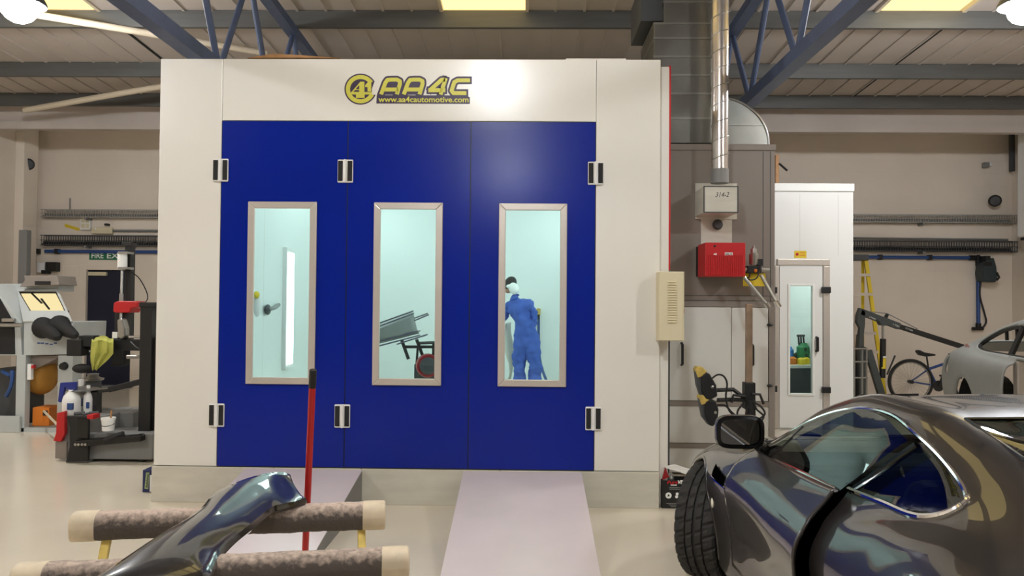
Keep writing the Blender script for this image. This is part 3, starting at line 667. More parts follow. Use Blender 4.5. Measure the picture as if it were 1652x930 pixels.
for a, b in ((AX0, xm-.003), (xm+.003, xp-.004)):
    MB().box((a, AD, zb1+.004), (b, AD+.03, zM-.004)).build('door', 'cabinet_light', hc_, bevel=.003)
MB().box((AX0, AD-.008, zb2), (xp, AD+.03, zb1)).build('frame_rail', 'cabinet_grey', hc_); MB().box((AX0, AD, zb3+.003), (xp, AD+.03, zb2-.003)).build('lower_panel', 'cabinet_light', hc_)
MB().box((AX0, AD-.008, zb4), (xp, AD+.03, zb3)).build('frame_rail', 'cabinet_grey', hc_); MB().box((AX0, AD, .02), (xp, AD+.03, zb4-.003)).build('lower_panel', 'cabinet_light', hc_)
for px, ya, yb in ((1099.5, 554, 589), (1212.5, 556, 590)):
    a, b = P(px, ya, AD), P(px, yb, AD); m = MB(); m.tube([a+Vector((0, 0, 0)), a+Vector((0, -.045, -.01)), b+Vector((0, -.045, .01)), b], .013, 8); m.build('handle', 'black', hc_, smooth=True)
for py in (524.5, 622.5): c = P(1242, py, AD-.02); MB().ell(c, (.03, .02, .014), 12, 6).build('latch', 'black', hc_, smooth=True)
# ducts above it
dt = thing('air_duct', 'galvanised sheet air duct rising from the heater cabinet', 'duct', ((AX0+AX1)/2, AD+.5, zT))
d0, d1 = AD+.02, AD+.85
ec = P(1158, 233, d0); er = P(1240, 233, d0).x-ec.x
arc_ = [(ec.x, d0, zT+.002)]+[(ec.x+er*math.cos(a*math.pi/32), d0, zT+.002+er*.93*math.sin(a*math.pi/32)) for a in range(17)]
MB().prism(arc_, (0, d1-d0, 0)).build('elbow', 'duct', dt, bevel=.004)
MB().tube([(x, d0-.004, z) for x, _, z in arc_[1:]], .01, 6).build('elbow_seam', 'steel', dt)
xl = P(1062, 190, d0).x
zz = P(1200, 202, d0).z
MB().bar((ec.x, d0-.003, zz), (ec.x+er*.9, d0-.003, zz), .012, .008).build('elbow_seam', 'steel', dt)
def sect(xa, xb, ya, yb, da, db):
    (x0, _, z0), (x1, _, z1) = pxbox(xa, ya, xb, yb, da, db)
    MB().box((x0, da, z0+.004), (x1, db, z1-.004)).build('duct_section', 'duct', dt, bevel=.003)
    MB().box((x0-.008, da-.01, z1-.012), (x1+.008, db+.01, z1+.008)).build('flange', 'steel', dt)
for ya, yb in ((191, 231.5), (151, 191)): sect(1064, 1157.5, ya, yb, d0, d1)
for ya, yb in ((121, 151), (91.5, 121), (61.5, 91.5), (38, 61.5)): sect(1055, 1151, ya, yb, d0+.0, d1)
for ya, yb in ((3, 38), (-40, 3)): sect(1071, 1151, ya, yb, d0+.02, d1)
MB().box(*pxbox(1034, -30, 1069, 34, d0+.1, d1)).build('branch_box', 'grey_dark', dt, bevel=.004)
# flue, draught box, burner
ft = thing('flue_pipe', 'shiny spiral steel flue pipe in front of the air duct', 'flue', P(1161, 290, AD-.15))
fx, fy = P(1161.5, 150, AD-.2).x, AD-.2; rz = P(1161, 296, fy).z; ztop = roof_z(fy)+.02; fr = .079
MB().cyl((fx, fy, rz+.1), (fx, fy, ztop), fr, 28).build('pipe', 'flue', ft, smooth=True)
MB().tube([(fx+(fr+.001)*math.cos(a*.3), fy+(fr+.001)*math.sin(a*.3), rz+.12+a*.3/(2*math.pi)*.165) for a in range(int((ztop-rz-.15)/.165*2*math.pi/.3))], .0045, 5).build('spiral_seam', 'steel', ft, smooth=True)
MB().cyl((fx, fy, rz), (fx, fy, rz+.13), fr+.003, 28).build('collar', 'grey_mid', ft, smooth=True)
bt = thing('flue_box', 'square metal box with a handwritten number below the spiral flue', 'box', P(1160, 348, AD))
MB().box(*pxbox(1122, 296, 1189, 354, AD-.02, AD)).build('backing_plate', 'galvanised', bt)
bf = AD-.36
bx = MB().box(*pxbox(1135, 300.5, 1191, 343.5, bf, AD-.02)).build('box', 'galvanised', bt, bevel=.004)
(qx0, _, qz0), (qx1, _, qz1) = pxbox(1135, 300.5, 1191, 343.5, bf, AD)
for a, b in (((qx0, bf-.002, qz0+.004), (qx1, bf-.002, qz0+.004)), ((qx0, bf-.002, qz1-.004), (qx1, bf-.002, qz1-.004)), ((qx0+.004, bf-.002, qz0), (qx0+.004, bf-.002, qz1)), ((qx1-.004, bf-.002, qz0), (qx1-.004, bf-.002, qz1))): MB().bar(a, b, .01, .008).build('edge', 'grey_dark', bx)
a = P(1154, 318.5, bf-.001); text('handwriting', '314-2', 'black', bx, a, (1, 0, .03), (0, 0, 1), .125, .045, shear=.3)
MB().box(*pxbox(1131, 347, 1181, 396, AD-.012, AD)).build('lower_plate', 'galvanised', bt); c = P(1157, 363, AD-.02)
MB().lathe([(.045, 0), (.05, .02), (.035, .05)], c, (0, -1, 0), 18).build('knob', 'grey_dark', bt, smooth=True)
br = thing('gas_burner', 'red gas burner mounted on the grey heater cabinet', 'burner', P(1168, 446, AD))
bf = AD-.42; bb_ = pxbox(1137.5, 391.5, 1203, 446, bf, AD-.06)
by = MB().box((bb_[0][0], bf, bb_[0][2]), (bb_[1][0], bf+.3, bb_[1][2])).build('cover', 'red', br, bevel=.01, seg=3)
(x0, _, z0), (x1, _, z1) = bb_
m = MB()
for i in range(20): x = x0+.015+i*(x1-x0-.03)/20; m.box((x, bf-.006, z0+.015), (x+.011, bf+.002, z0+.19))
m.build('cooling_ribs', 'red', by)
MB().box((x0+.01, bf+.3, z0+.01), (x1-.02, AD, z1-.01)).build('rear_body', 'black_rough', br)
MB().ell(P(1153, 397.5, bf), (.011, .006, .011), 10, 6).build('screw', 'black', by)
a = P(1151, 412.5, bf-.001); text('model_number', '40', 'white', by, a, (1, 0, 0), (0, 0, 1), .031, .022, bold=.03)
MB().box(*pxbox(1169.5, 407.5, 1182, 413, bf-.0015, bf)).build('name_plate', 'white', by); a = P(1170.5, 412.3, bf-.002); text('name_lettering', 'RIELLO', 'black', by, a, (1, 0, 0), (0, 0, 1), .058, .021, bold=.03)
gv = thing('gas_valve', 'gas valve with cables beside the red burner', 'valve', P(1218, 445, AD-.1)); gd = AD-.22
MB().lathe([(.035, 0), (.042, .01), (.042, .1), (.03, .11), (.028, .15), (.012, .155), (.012, .18)], P(1216, 428, gd), (0, 0, 1), 18).build('regulator', 'steel', gv, smooth=True)
MB().box(*pxbox(1223, 418, 1231, 429, gd-.03, gd+.04)).build('solenoid', 'black', gv, bevel=.004)
MB().box(*pxbox(1206, 429, 1229, 441, gd-.03, gd+.05)).build('valve_body', 'black', gv, bevel=.006)
MB().ell(P(1219, 437, gd-.04), (.017, .012, .017), 10, 8).build('yellow_cap', 'orange', gv)
MB().cyl(P(1228, 435, gd), P(1241, 435.5, gd), .022, 12).build('gas_pipe', 'steel', gv, smooth=True); MB().cyl(P(1200, 435, gd), P(1208, 435, gd), .022, 12).build('gas_pipe', 'steel', gv, smooth=True)
MB().tube(catmull([P(1210, 440, gd-.04), P(1208, 448, gd-.07), P(1203, 449, gd-.07), P(1213, 452, gd-.08), P(1222, 447, gd-.07), P(1227, 430, gd-.04)], 5), .006, 6).build('cable', 'black', gv, smooth=True)
t = MB().box(*pxbox(1199, 441, 1235, 462, gd+.05, gd+.055)).build('warning_card', 'yellow', label='yellow card hanging behind the gas valve', cat='card')
for nm, q in (('flexible gas hose hanging below the burner', ((1200.5, 448), (1236, 490), (1240.5, 497))), ('flexible gas hose hanging from the gas valve', ((1227.5, 444), (1251.5, 486), (1258, 496)))):
    t = thing('gas_hose', nm, 'hose', P(*q[2], gd-.08)); MB().tube([P(*q[0], gd-.06), P(*q[1], gd-.14)], .016, 10).build('braid', 'steel', t, smooth=True)
    MB().tube([P(*q[1], gd-.14), P(*q[2], gd-.15)], [.023, .021], 8).build('end_fitting', 'chrome', t)
# beige control panel at the booth corner
cp = thing('electrical_cabinet', 'beige louvred electrical cabinet on the booth corner', 'cabinet', P(1084, 552, BD))
cy = BD-.15; (x0, _, z0), (x1, _, z1) = pxbox(1063, 438.5, 1104, 550.5, cy, BD)
cc = MB().box((x0, cy, z0), (x1, cy+.145, z1)).build('case', 'cream', cp, bevel=.006, seg=3)
MB().box((x0+.002, cy-.008, z0+.004), (x1-.012, cy-.001, z1-.004)).build('door', 'cream', cp, bevel=.004)
for i in range(17):
    a, b = P(1077.5, 454.5+i*4.05, cy-.01), P(1091.5, 454.5+i*4.05, cy-.01)
    MB().prism([(a.x, cy-.008, a.z-.006), (a.x, cy-.02, a.z-.006), (a.x, cy-.008, a.z+.007)], (b.x-a.x, 0, 0)).build('louvre', 'cream', cp)
MB().box((x1-.002, cy+.05, z0+.4*(z1-z0)), (x1+.012, cy+.09, z0+.46*(z1-z0))).build('switch', 'red', cp)
# wooden prop and stick behind the cabinet
t = thing('timber_offcut', 'upright timber batten with a dark stick above the white room', 'timber', P(1254, 297, 10.6))
MB().box(*pxbox(1251.5, 250, 1257, 296.5, 10.6, 10.65)).build('batten', 'wood', t); MB().cyl(P(1257, 264, 10.6), P(1270, 275.5, 10.55), .014, 6).build('stick', 'black_rough', t)

# ------------------------------------------------------------------ white mixing room
MD = 10.2; mx0 = 2.95; mx1 = P(1376.5, 480, MD).x; mz = P(1310, 297, MD).z
mr = thing('mixing_room', 'white panelled paint mixing room with a windowed door', 'room unit', ((mx0+mx1)/2, MD, 0))
(dx0, _, _), (dx1, _, dz1) = pxbox(1253, 418, 1338, 680, MD, MD+.1)
MB().box((mx0, MD, 0), (dx0, MD+.06, mz)).build('wall_panel', 'white_plastic', mr); MB().box((dx1, MD, 0), (mx1, MD+.06, mz)).build('wall_panel', 'white_plastic', mr); MB().box((dx0, MD, dz1), (dx1, MD+.06, mz)).build('wall_panel', 'white_plastic', mr)
MB().box((mx0, MD-.02, P(1310, 309, MD).z), (mx1+.01, MD+.07, mz+.005)).build('top_fascia', 'white', mr, bevel=.005)
MB().box((mx0, MD+.06, 0), (mx0+.05, 13.2, mz)).build('wall_panel', 'white_plastic', mr); MB().box((mx1-.05, MD+.06, 0), (mx1, 13.2, mz)).build('wall_panel', 'white_plastic', mr)
MB().box((mx0, 13.15, 0), (mx1, 13.2, mz)).build('wall_panel', 'white_plastic', mr); MB().box((mx0, MD+.06, mz-.05), (mx1, 13.2, mz)).build('roof_panel', 'white_plastic', mr)
MB().box((3.2, 11, mz-.07), (4.0, 12.4, mz-.055)).build('ceiling_light', 'booth_tube', mr)
for px in (1290, 1352): x = P(px, 360, MD).x; MB().box((x, MD-.002, dz1+.05), (x+.004, MD, mz-.13)).build('panel_joint', 'cabinet_light', mr)
fw = .09
MB().box((dx0, MD-.03, dz1-fw), (dx1, MD+.05, dz1)).box((dx1-fw, MD-.03, 0), (dx1, MD+.05, dz1-fw)).box((dx0-.03, MD-.02, 0), (dx0+.03, MD+.05, dz1-fw)).build('door_frame', 'alu', mr, bevel=.012, seg=3)
(wx0, _, wz0), (wx1, _, wz1) = pxbox(1274, 462, 1309.5, 635, MD, MD+.1)
a, b, zz = dx0+.035, dx1-fw-.004, dz1-fw-.004
dm = MB().box((a, MD-.012, .02), (wx0, MD+.03, zz)).box((wx1, MD-.012, .02), (b, MD+.03, zz)).box((wx0, MD-.012, .02), (wx1, MD+.03, wz0)).box((wx0, MD-.012, wz1), (wx1, MD+.03, zz)).build('door', 'white_plastic', mr)
for q in (((wx0-.03, MD-.025, wz0-.03), (wx0, MD, wz1+.03)), ((wx1, MD-.025, wz0-.03), (wx1+.03, MD, wz1+.03)), ((wx0, MD-.025, wz0-.03), (wx1, MD, wz0)), ((wx0, MD-.025, wz1), (wx1, MD, wz1+.03))): MB().box(*q).build('window_frame', 'white', dm, bevel=.006)
MB().box((wx0, MD+.005, wz0), (wx1, MD+.012, wz1)).build('glass_pane', 'booth_glass', dm)
h0, h1 = P(1319, 545, MD-.05), P(1319, 567, MD-.05); MB().tube([h0+Vector((0, .04, 0)), h0, h1, h1+Vector((0, .04, 0))], .018, 8).build('door_handle', 'black', dm, smooth=True)
for py in (468, 630): MB().box(*pxbox(1327, py-5, 1341, py+5, MD-.07, MD-.02)).build('hinge', 'black', mr, bevel=.008)
for py in (468.5, 628): MB().box(*pxbox(1251, py-5, 1254, py+5, MD-.04, MD-.02)).build('latch_slot', 'black', mr)
st = MB().box(*pxbox(1281.5, 405, 1301, 416.5, MD-.004, MD)).build('warning_sticker', 'yellow', mr, label='yellow warning sticker')
MB().lathe([(.02, 0), (.02, .002)], P(1286, 410.5, MD-.005), (0, -1, 0), 16).build('sticker_symbol', 'red', st)
for i in range(2): MB().box(*pxbox(1290, 407.5+i*4, 1299, 408.7+i*4, MD-.005, MD-.004)).build('sticker_line', 'orange', st)
MB().box((3.4, 11.4, mz), (3.95, 12, mz+.03)).build('roof_tray', 'cabinet_light', mr)
# bench and goods inside
bd = 11.0
t = thing('work_bench', 'grey bench seen through the mixing room window', 'bench', (3.6, bd, 0)); bz = P(1290, 592, bd).z
MB().prism([(mx0+.06, bd, bz-.04), (mx0+.06, bd, bz), (4.2, bd+.3, bz), (4.2, bd+.3, bz-.04)], (0, 1.1, 0)).build('worktop', 'cabinet_light', t)
MB().box((mx0+.06, bd+.3, .02), (4.2, bd+1.1, bz-.045)).build('cupboard', 'grey_dark', t)
def can(px, py, h, r, m, lab, cat='can', dd=.35):
    c = P(px, py, bd+dd); c.z = bz; MB().lathe([(r, 0), (r, h*.8), (r*.6, h*.9), (r*.5, h)], c, (0, 0, 1), 14).build(cat.replace(' ', '_'), m, label=lab, cat=cat, smooth=True)
can(1277, 592, .11, .075, 'orange', 'orange tub on the mixing room bench', 'tub', .45); can(1293, 592, .1, .06, 'yellow', 'yellow labelled pot on the mixing room bench', 'pot', .4); can(1301, 592, .1, .05, 'yellow', 'small yellow pot at the right on the mixing room bench', 'pot', .5)
mat('blue_tub', (60, 130, 200), .5); can(1274, 580, .24, .06, 'blue_tub', 'blue bottle behind the orange tub in the mixing room', 'bottle', .75)
mat('green_tub', (40, 120, 70), .5); can(1296, 575, .3, .1, 'green_tub', 'green bin of tools on the mixing room bench', 'bin', .7)
t = thing('tool_cluster', 'dark cluster of spray gun parts above the green bin', 'tools', P(1296, 565, bd+.7)); random.seed(3)
mat('dark_green', (22, 54, 40), .5)
for i in range(26):
    c = P(1282+random.random()*30, 553+random.random()*22+(abs(i-13)*.6), bd+.6+random.random()*.3); MB().ell(c, (.03, .03, .04), 7, 5).build('fitting', 'dark_green', t)
for px in (1288, 1292, 1296): MB().cyl(P(px, 542, bd+.7), P(px+1, 556, bd+.7), .014, 6).ell(P(px, 542, bd+.7), (.03, .02, .02), 8, 5).build('nozzle', 'black', t)
MB().box(*pxbox(1262, 484, 1284, 508, 13.1, 13.14)).build('wall_chart', 'white', label='pale chart on the mixing room rear wall', cat='chart')

# ------------------------------------------------------------------ infrared drying lamp on a mast
ld_ = 6.75
ir = thing('infrared_dryer', 'black two-panel infrared paint dryer on a steel mast', 'drying lamp', (P(1208, 700, ld_).x, ld_, 0))
mxx = P(1208, 600, ld_).x; zt = P(1208, 491, ld_).z; mat('mast', (172, 148, 126), .4, .6, var=.4, scale=5)
MB().box((mxx-.026, ld_-.026, .05), (mxx+.026, ld_+.026, zt)).build('mast', 'mast', ir, bevel=.003)
MB().box((mxx-.045, ld_-.05, P(1208, 660, ld_).z), (mxx+.045, ld_+.05, P(1208, 617, ld_).z)).build('clamp', 'black', ir, bevel=.006)
MB().cyl((mxx, ld_-.06, P(1208, 680, ld_).z), (mxx, ld_-.06, P(1208, 645, ld_).z), .04, 12).build('gas_strut', 'black_rough', ir, smooth=True)
for sx, q in ((1, ((1213, 636), (1226, 637), (1232, 652))), (-1, ((1203, 640), (1183, 638), (1180, 650)))): MB().tube(pxpoly(q, ld_-.06), .012, 8).build('clamp_handle', 'black', ir, smooth=True)
for (a, b, c) in (((1156, 630), (1183, 629), (1203, 644)), ((1157, 646), (1184, 645), (1202, 646))): MB().tube(pxpoly((a, b, c), ld_-.02), .018, 8).build('arm', 'black', ir, smooth=True)
for poly, cap in (([(1132, 607), (1138, 602), (1145, 603), (1156, 622), (1158, 640), (1146, 646), (1139, 645), (1133, 634)], [(1122, 597), (1126, 592), (1134, 593), (1142, 601), (1134, 607), (1133, 632), (1139, 643), (1131, 640), (1125, 622)]),
                  ([(1138, 649), (1143, 646), (1155, 647), (1160, 662), (1158, 680), (1151, 689), (1144, 687), (1138, 668)], [(1128, 641), (1133, 637), (1144, 645), (1139, 650), (1138, 668), (1143, 685), (1134, 674), (1130, 655)])):
    h = MB().prism(pxpoly(poly, ld_-.3), (0, .12, 0)).build('lamp_head', 'black', ir, bevel=.012, seg=3)
    MB().prism(pxpoly(cap, ld_-.28), (0, .09, 0)).build('reflector', 'grey_dark', h, bevel=.01, seg=2)
    q0 = cap[0]; MB().prism(pxpoly([q0, cap[1], cap[2], (cap[2][0]+7, cap[2][1]+7), (q0[0]+11, q0[1]+11), (q0[0]+4, q0[1]+13)], ld_-.295), (0, .12, 0)).build('end_cap', 'yellow_worn', h, bevel=.008, seg=2)
    c = P(*[sum(v)/len(poly) for v in zip(*poly)], ld_-.302); MB().ell(c+Vector((.03, 0, .0)), (.012, .005, .012), 8, 6).build('bolt', 'steel', h)
for pts in ([(1147, 612), (1158, 605), (1168, 608), (1173, 620), (1171, 640), (1175, 660), (1184, 671), (1192, 672)], [(1157, 654), (1170, 655), (1180, 665), (1188, 672)], [(1200, 650), (1190, 664), (1192, 676), (1202, 672), (1206, 655)], [(1212, 648), (1226, 655), (1234, 668), (1222, 677), (1212, 672), (1208, 655)], [(1215, 645), (1220, 660), (1232, 672), (1224, 682), (1210, 680)]):
    MB().tube(catmull(pxpoly(pts, ld_-.1), 6), .008, 6).build('cable', 'black_rough', ir, smooth=True)
for a in range(4):
    an = R(45+90*a); MB().bar((mxx, ld_, .07), (mxx+.38*math.cos(an), ld_+.38*math.sin(an), .07), .05, .05).build('base_leg', 'black', ir)
    MB().lathe([(.035, -.015), (.04, 0), (.035, .015)], (mxx+.38*math.cos(an), ld_+.38*math.sin(an), .04), (1, 0, 0), 14).build('castor', 'rubber', ir, smooth=True)

# carton beside the booth corner
p = PZ(1076, 821, 0); cd_ = p.y
t = thing('battery_carton', 'open black printed carton on the floor at the booth corner', 'carton', (P(1100, 800, cd_).x, cd_, 0))
(x0, _, _), (x1, _, z1) = pxbox(1068, 776, 1124, 821, cd_, cd_+.3)
cb = MB().box((x0, cd_, 0.001), (x1, cd_+.01, z1)).box((x0, cd_+.15, 0.001), (x1, cd_+.16, z1)).box((x0, cd_+.01, .001), (x0+.01, cd_+.15, z1)).box((x1-.01, cd_+.01, .001), (x1, cd_+.15, z1)).box((x0+.01, cd_+.01, .001), (x1-.01, cd_+.15, .012)).build('body', 'black', t)
MB().prism([(x0+.02, cd_+.05, z1+.09), (x0+.11, cd_+.05, z1+.11), (x1+.02, cd_+.02, z1+.06), (x1, cd_+.0, z1+.02), (x0+.1, cd_+.03, z1+.075)], (0, .02, .004)).build('lid_flap', 'cabinet_light', t)
MB().prism([(x0, cd_+.01, z1), (x0+.03, cd_+.03, z1+.1), (x0+.06, cd_+.03, z1+.02)], (0, .01, 0)).build('lid_flap', 'red_dark', t)
MB().ell((x0+.08, cd_+.08, z1-.02), (.03, .05, .07), 10, 8).build('contents', 'steel', t); MB().box((x0+.02, cd_+.02, z1-.1), (x1-.02, cd_+.14, z1-.05)).build('contents', 'black_rough', t)
a = P(1076, 782, cd_-.001); text('lettering', 'Pure', 'red', cb, a, (1, 0, .05), (0, 0, 1), .085, .028, bold=.02, shear=.2)
a = P(1093.5, 781.5, cd_-.001); text('lettering', 'VISION', 'white', cb, a, (1, 0, .02), (0, 0, 1), .12, .031, bold=.04, shear=.2)
MB().box(*pxbox(1082, 782.5, 1092, 784, cd_-.001, cd_)).build('underline', 'white', cb)
for i, (q, w_) in enumerate((((1080, 787), 26), ((1080, 789.5), 26), ((1075, 812.5), 30), ((1079, 815), 26), ((1082, 817.5), 16))): MB().box(*pxbox(q[0], q[1], q[0]+w_, q[1]+.9, cd_-.001, cd_)).build('print_line', 'grey_mid', cb)
MB().lathe([(.024, 0), (.024, .001)], P(1078.5, 800, cd_), (0, -1, 0), 20).build('round_mark', 'white', cb); MB().lathe([(.006, 0), (.012, .002)], P(1078.5, 800, cd_-.001), (0, -1, 0), 3).build('round_mark', 'black', cb)
MB().lathe([(.012, 0), (.012, .001)], P(1092.5, 797.5, cd_), (0, -1, 0), 12).build('round_mark', 'white', cb); MB().lathe([(.012, 0), (.012, .001)], P(1091.5, 802, cd_), (0, -1, 0), 12).build('round_mark', 'white', cb)

# ------------------------------------------------------------------ far right: ladder, crane, bicycle, reel
ld2 = 13.2
la_ = thing('step_ladder', 'yellow step ladder with aluminium treads against the back wall', 'ladder', (P(1396, 600, ld2).x, ld2, 0))
def gnd(px, d): return P(px, 600, d).x
for (tx, ty, bx_, dd, db, w_) in ((1396, 414, 1422, 0, -.15, .06), (1392, 420, 1410, .12, .45, .05), (1352, 414, 1338, 0, -.15, .06), (1354, 420, 1344, .12, .45, .05)):
    a = P(tx, ty, ld2+dd); MB().bar(a, (gnd(bx_, ld2), ld2+db, .02), w_, .035).build('stile', 'yellow', la_)
MB().box(*pxbox(1350, 411, 1402, 420, ld2-.06, ld2+.2)).build('top_cap', 'grey_dark', la_, bevel=.01)
for i, py in enumerate((443, 474, 504, 537, 567, 598)):
    k = (py-414)/(640-414); a = P(1350-13*k, py, ld2-.1*k); b = P(1400+22*k, py, ld2-.1*k); MB().box((a.x, a.y-.05, a.z-.03), (b.x, b.y+.03, b.z+.01)).build('tread', 'alu', la_)
gw = thing('wire_rack', 'small chromed wire rack beside the white mixing room', 'rack', (P(1390, 620, 11.6).x, 11.6, 0)); g = 11.6
for px in (1378, 1391, 1398): MB().cyl(P(px, 565, g), (P(px, 600, g).x, g, .01), .014, 8).build('upright', 'steel', gw)
for py in (563, 584, 610): MB().cyl(P(1376, py, g), P(1400, py, g), .012, 8).build('rung', 'steel', gw)
cr = thing('engine_crane', 'dark folding engine crane with a yellow labelled hydraulic ram', 'crane', (P(1410, 620, 12.1).x, 12.1, 0)); g = 12.1
mat('crane_grey', (62, 68, 68), .45)
def cb_(a, b, w_, nm, m='crane_grey', dd=0): MB().bar(P(*a, g+dd), P(*b, g+dd), w_, w_, (0, 1, 0)).build(nm, m, cr, bevel=.008)
cb_((1387, 503), (1450, 527), .1, 'boom'); cb_((1450, 527), (1553, 560), .075, 'boom_extension', 'black')
MB().prism(pxpoly([(1384, 508), (1388, 497), (1396, 503), (1396, 522), (1394, 540), (1394, 562), (1385, 562), (1388, 530), (1383, 520)], g-.05), (0, .1, 0)).build('mast_head', 'crane_grey', cr, bevel=.005)
a = P(1390, 560, g); MB().bar(a, (a.x, g, .08), .1, .1, (0, 1, 0)).build('mast', 'crane_grey', cr)
MB().bar(P(1400, 566, g-.06), (P(1424, 640, g).x, g-.06, .1), .1, .08, (0, 1, 0)).build('brace', 'crane_grey', cr); MB().bar(P(1386, 540, g+.1), (P(1381, 640, g).x, g+.1, .06), .06, .06, (0, 1, 0)).build('brace', 'black', cr)
MB().cyl(P(1424, 522, g-.07), P(1424.5, 550, g-.07), .017, 10).build('ram_rod', 'steel', cr, smooth=True)
rb = MB().cyl(P(1424.5, 547, g-.07), P(1423.5, 610, g-.07), .044, 14).build('ram', 'black', cr, smooth=True); MB().cyl(P(1424.5, 578, g-.07), P(1424, 595, g-.07), .0455, 14).build('ram_label', 'yellow', rb, smooth=True); MB().cyl(P(1424.5, 575, g-.07), P(1424.5, 577.5, g-.07), .0455, 14).build('ram_label', 'white', rb, smooth=True)
MB().prism(pxpoly([(1418, 517), (1436, 522), (1428, 526), (1422, 525)], g-.12), (0, .12, 0)).build('ram_bracket', 'crane_grey', cr); MB().cyl(P(1431, 605, g-.1), P(1444, 574, g-.1), .014, 8).build('pump_handle', 'black', cr)
MB().bar(P(1428, 515, g), P(1431.5, 507, g), .04, .04, (0, 1, 0)).build('strut_post', 'black', cr); MB().tube(pxpoly([(1391, 502), (1431, 506), (1480, 531)], g-.03), .007, 6).build('strut_wire', 'grey_mid', cr)
for px, py, w_, tx_ in ((1402.5, 510.5, 11, '2 TON'), (1441, 522.5, 11, '1 TON'), (1461, 528.5, 13, '1/2 TON')):
    a = P(px, py+2.5, g-.054); text('boom_lettering', tx_, 'white', cr, a, (1, 0, -.36), (0, 0, 1), w_*.0088, .025)
MB().bar((P(1390, 600, g).x-.1, g-.4, .07), (P(1390, 600, g).x+.9, g-.4, .07), .08, .08).build('base_leg', 'crane_grey', cr); MB().bar((P(1390, 600, g).x-.1, g+.4, .07), (P(1390, 600, g).x+.9, g+.4, .07), .08, .08).build('base_leg', 'crane_grey', cr); MB().bar((P(1390, 600, g).x, g-.45, .07), (P(1390, 600, g).x, g+.45, .07), .09, .08).build('base_leg', 'crane_grey', cr)
# bicycle
bk = thing('bicycle', 'blue bicycle with black saddle leaning by the back wall', 'bicycle', (P(1470, 625, 12.9).x, 12.9, 0)); g = 12.9
wc = P(1469, 627, g); wr = wc.z if abs(wc.z-.36) > .2 else .37; wr = .375; wc.z = wr
fwx = wc+Vector((1.05, 0, 0))
def wheel(c):
    t_ = MB().tube([c+Vector((math.cos(i*math.pi/20)*(wr-.02), 0, math.sin(i*math.pi/20)*(wr-.02))) for i in range(40)], .022, 8, closed=True).build('tyre', 'rubber', bk, smooth=True)
    MB().tube([c+Vector((math.cos(i*math.pi/20)*(wr-.055), 0, math.sin(i*math.pi/20)*(wr-.055))) for i in range(40)], .013, 6, closed=True).build('rim', 'steel', bk, smooth=True)
    m = MB()
    for i in range(28): a = i*2*math.pi/28; m.tube([c+Vector((0, .02*(-1)**i, 0)), c+Vector((math.cos(a)*(wr-.06), 0, math.sin(a)*(wr-.06)))], .0022, 4)
    m.build('spokes', 'steel', bk); MB().cyl(c+Vector((0, -.06, 0)), c+Vector((0, .06, 0)), .03, 12).build('hub', 'black', bk, smooth=True)
wheel(wc); wheel(fwx)
bb = wc+Vector((.43, 0, -.06)); se = P(1500, 587, g); stp = P(1498, 596, g); hd = fwx+Vector((-.16, 0, .42)); hd2 = fwx+Vector((-.13, 0, .32))
for a, b, r_ in ((bb, stp, .02), (stp, hd, .022), (bb, hd2, .025), (wc, bb, .013), (wc, stp, .013), (hd2+Vector((-.06, 0, .16)), fwx, .016)): MB().cyl(a, b, r_, 10).build('frame_tube', 'blue_pipe', bk, smooth=True)
MB().cyl(stp, P(1495, 576, g), .014, 8).build('seat_post', 'black', bk, smooth=True); MB().prism(pxpoly([(1481, 568), (1484, 565), (1492, 569), (1510, 572), (1510, 574.5), (1495, 576), (1486, 574)], g-.05), (0, .12, 0)).build('saddle', 'black', bk, bevel=.02, seg=3)
MB().lathe([(.09, -.005), (.09, .005)], bb+Vector((0, -.05, 0)), (0, -1, 0), 20).build('chainring', 'black', bk); MB().bar(bb+Vector((0, -.07, 0)), bb+Vector((.05, -.07, .17)), .02, .025).build('crank', 'black', bk); MB().box(tuple(bb+Vector((.0, -.17, .16))), tuple(bb+Vector((.1, -.07, .185)))).build('pedal', 'black', bk)
MB().tube([hd, hd+Vector((-.02, 0, .12)), hd+Vector((.02, -.25, .16))], .013, 8).tube([hd+Vector((-.02, 0, .12)), hd+Vector((.02, .25, .16))], .013, 8).build('handlebar', 'black', bk, smooth=True)
# hose reel in the right corner
mat('reel_teal', (44, 58, 62), .5)
hr = thing('hose_reel', 'dark teal hose reel box on the wall in the right corner', 'hose reel', P(1597, 457, DW-.15)); g = DW-.3
MB().prism(pxpoly([(1588, 424), (1591, 419), (1604, 416), (1608, 430), (1610, 451), (1606, 456), (1588, 454), (1586, 440)], g), (0, .26, 0)).build('case', 'reel_teal', hr, bevel=.02, seg=3)
MB().box(*pxbox(1590, 413, 1598, 420, g-.02, DW)).build('bracket', 'black', hr); MB().tube(pxpoly([(1608, 440), (1612, 448), (1608, 452)], g), .02, 8).build('hose_end', 'black', hr, smooth=True); MB().box(*pxbox(1587, 423, 1600, 429, g-.01, g)).build('guide_slot', 'black', hr)
# ------------------------------------------------------------------ left: blasting cabinet
g = 9.3
bc = thing('blast_cabinet', 'pale grey shot blasting cabinet with a lit window and black gauntlets', 'blast cabinet', (P(60, 690, g).x, g, 0))
mat('blast_grey', (186, 190, 188), .45, var=.06, scale=4)
zft = lambda px: P(px, 640, g).x
def pp(pts, d0, dep, nm, m, par=bc, bev=.006): return MB().prism(pxpoly(pts, d0), (0, dep, 0)).build(nm, m, par, bevel=bev)
Zb = P(60, 576, g).z
pp([(38, 520), (118, 520), (116, 560), (116, 572), (38, 574)], g, .75, 'front_box', 'blast_grey')
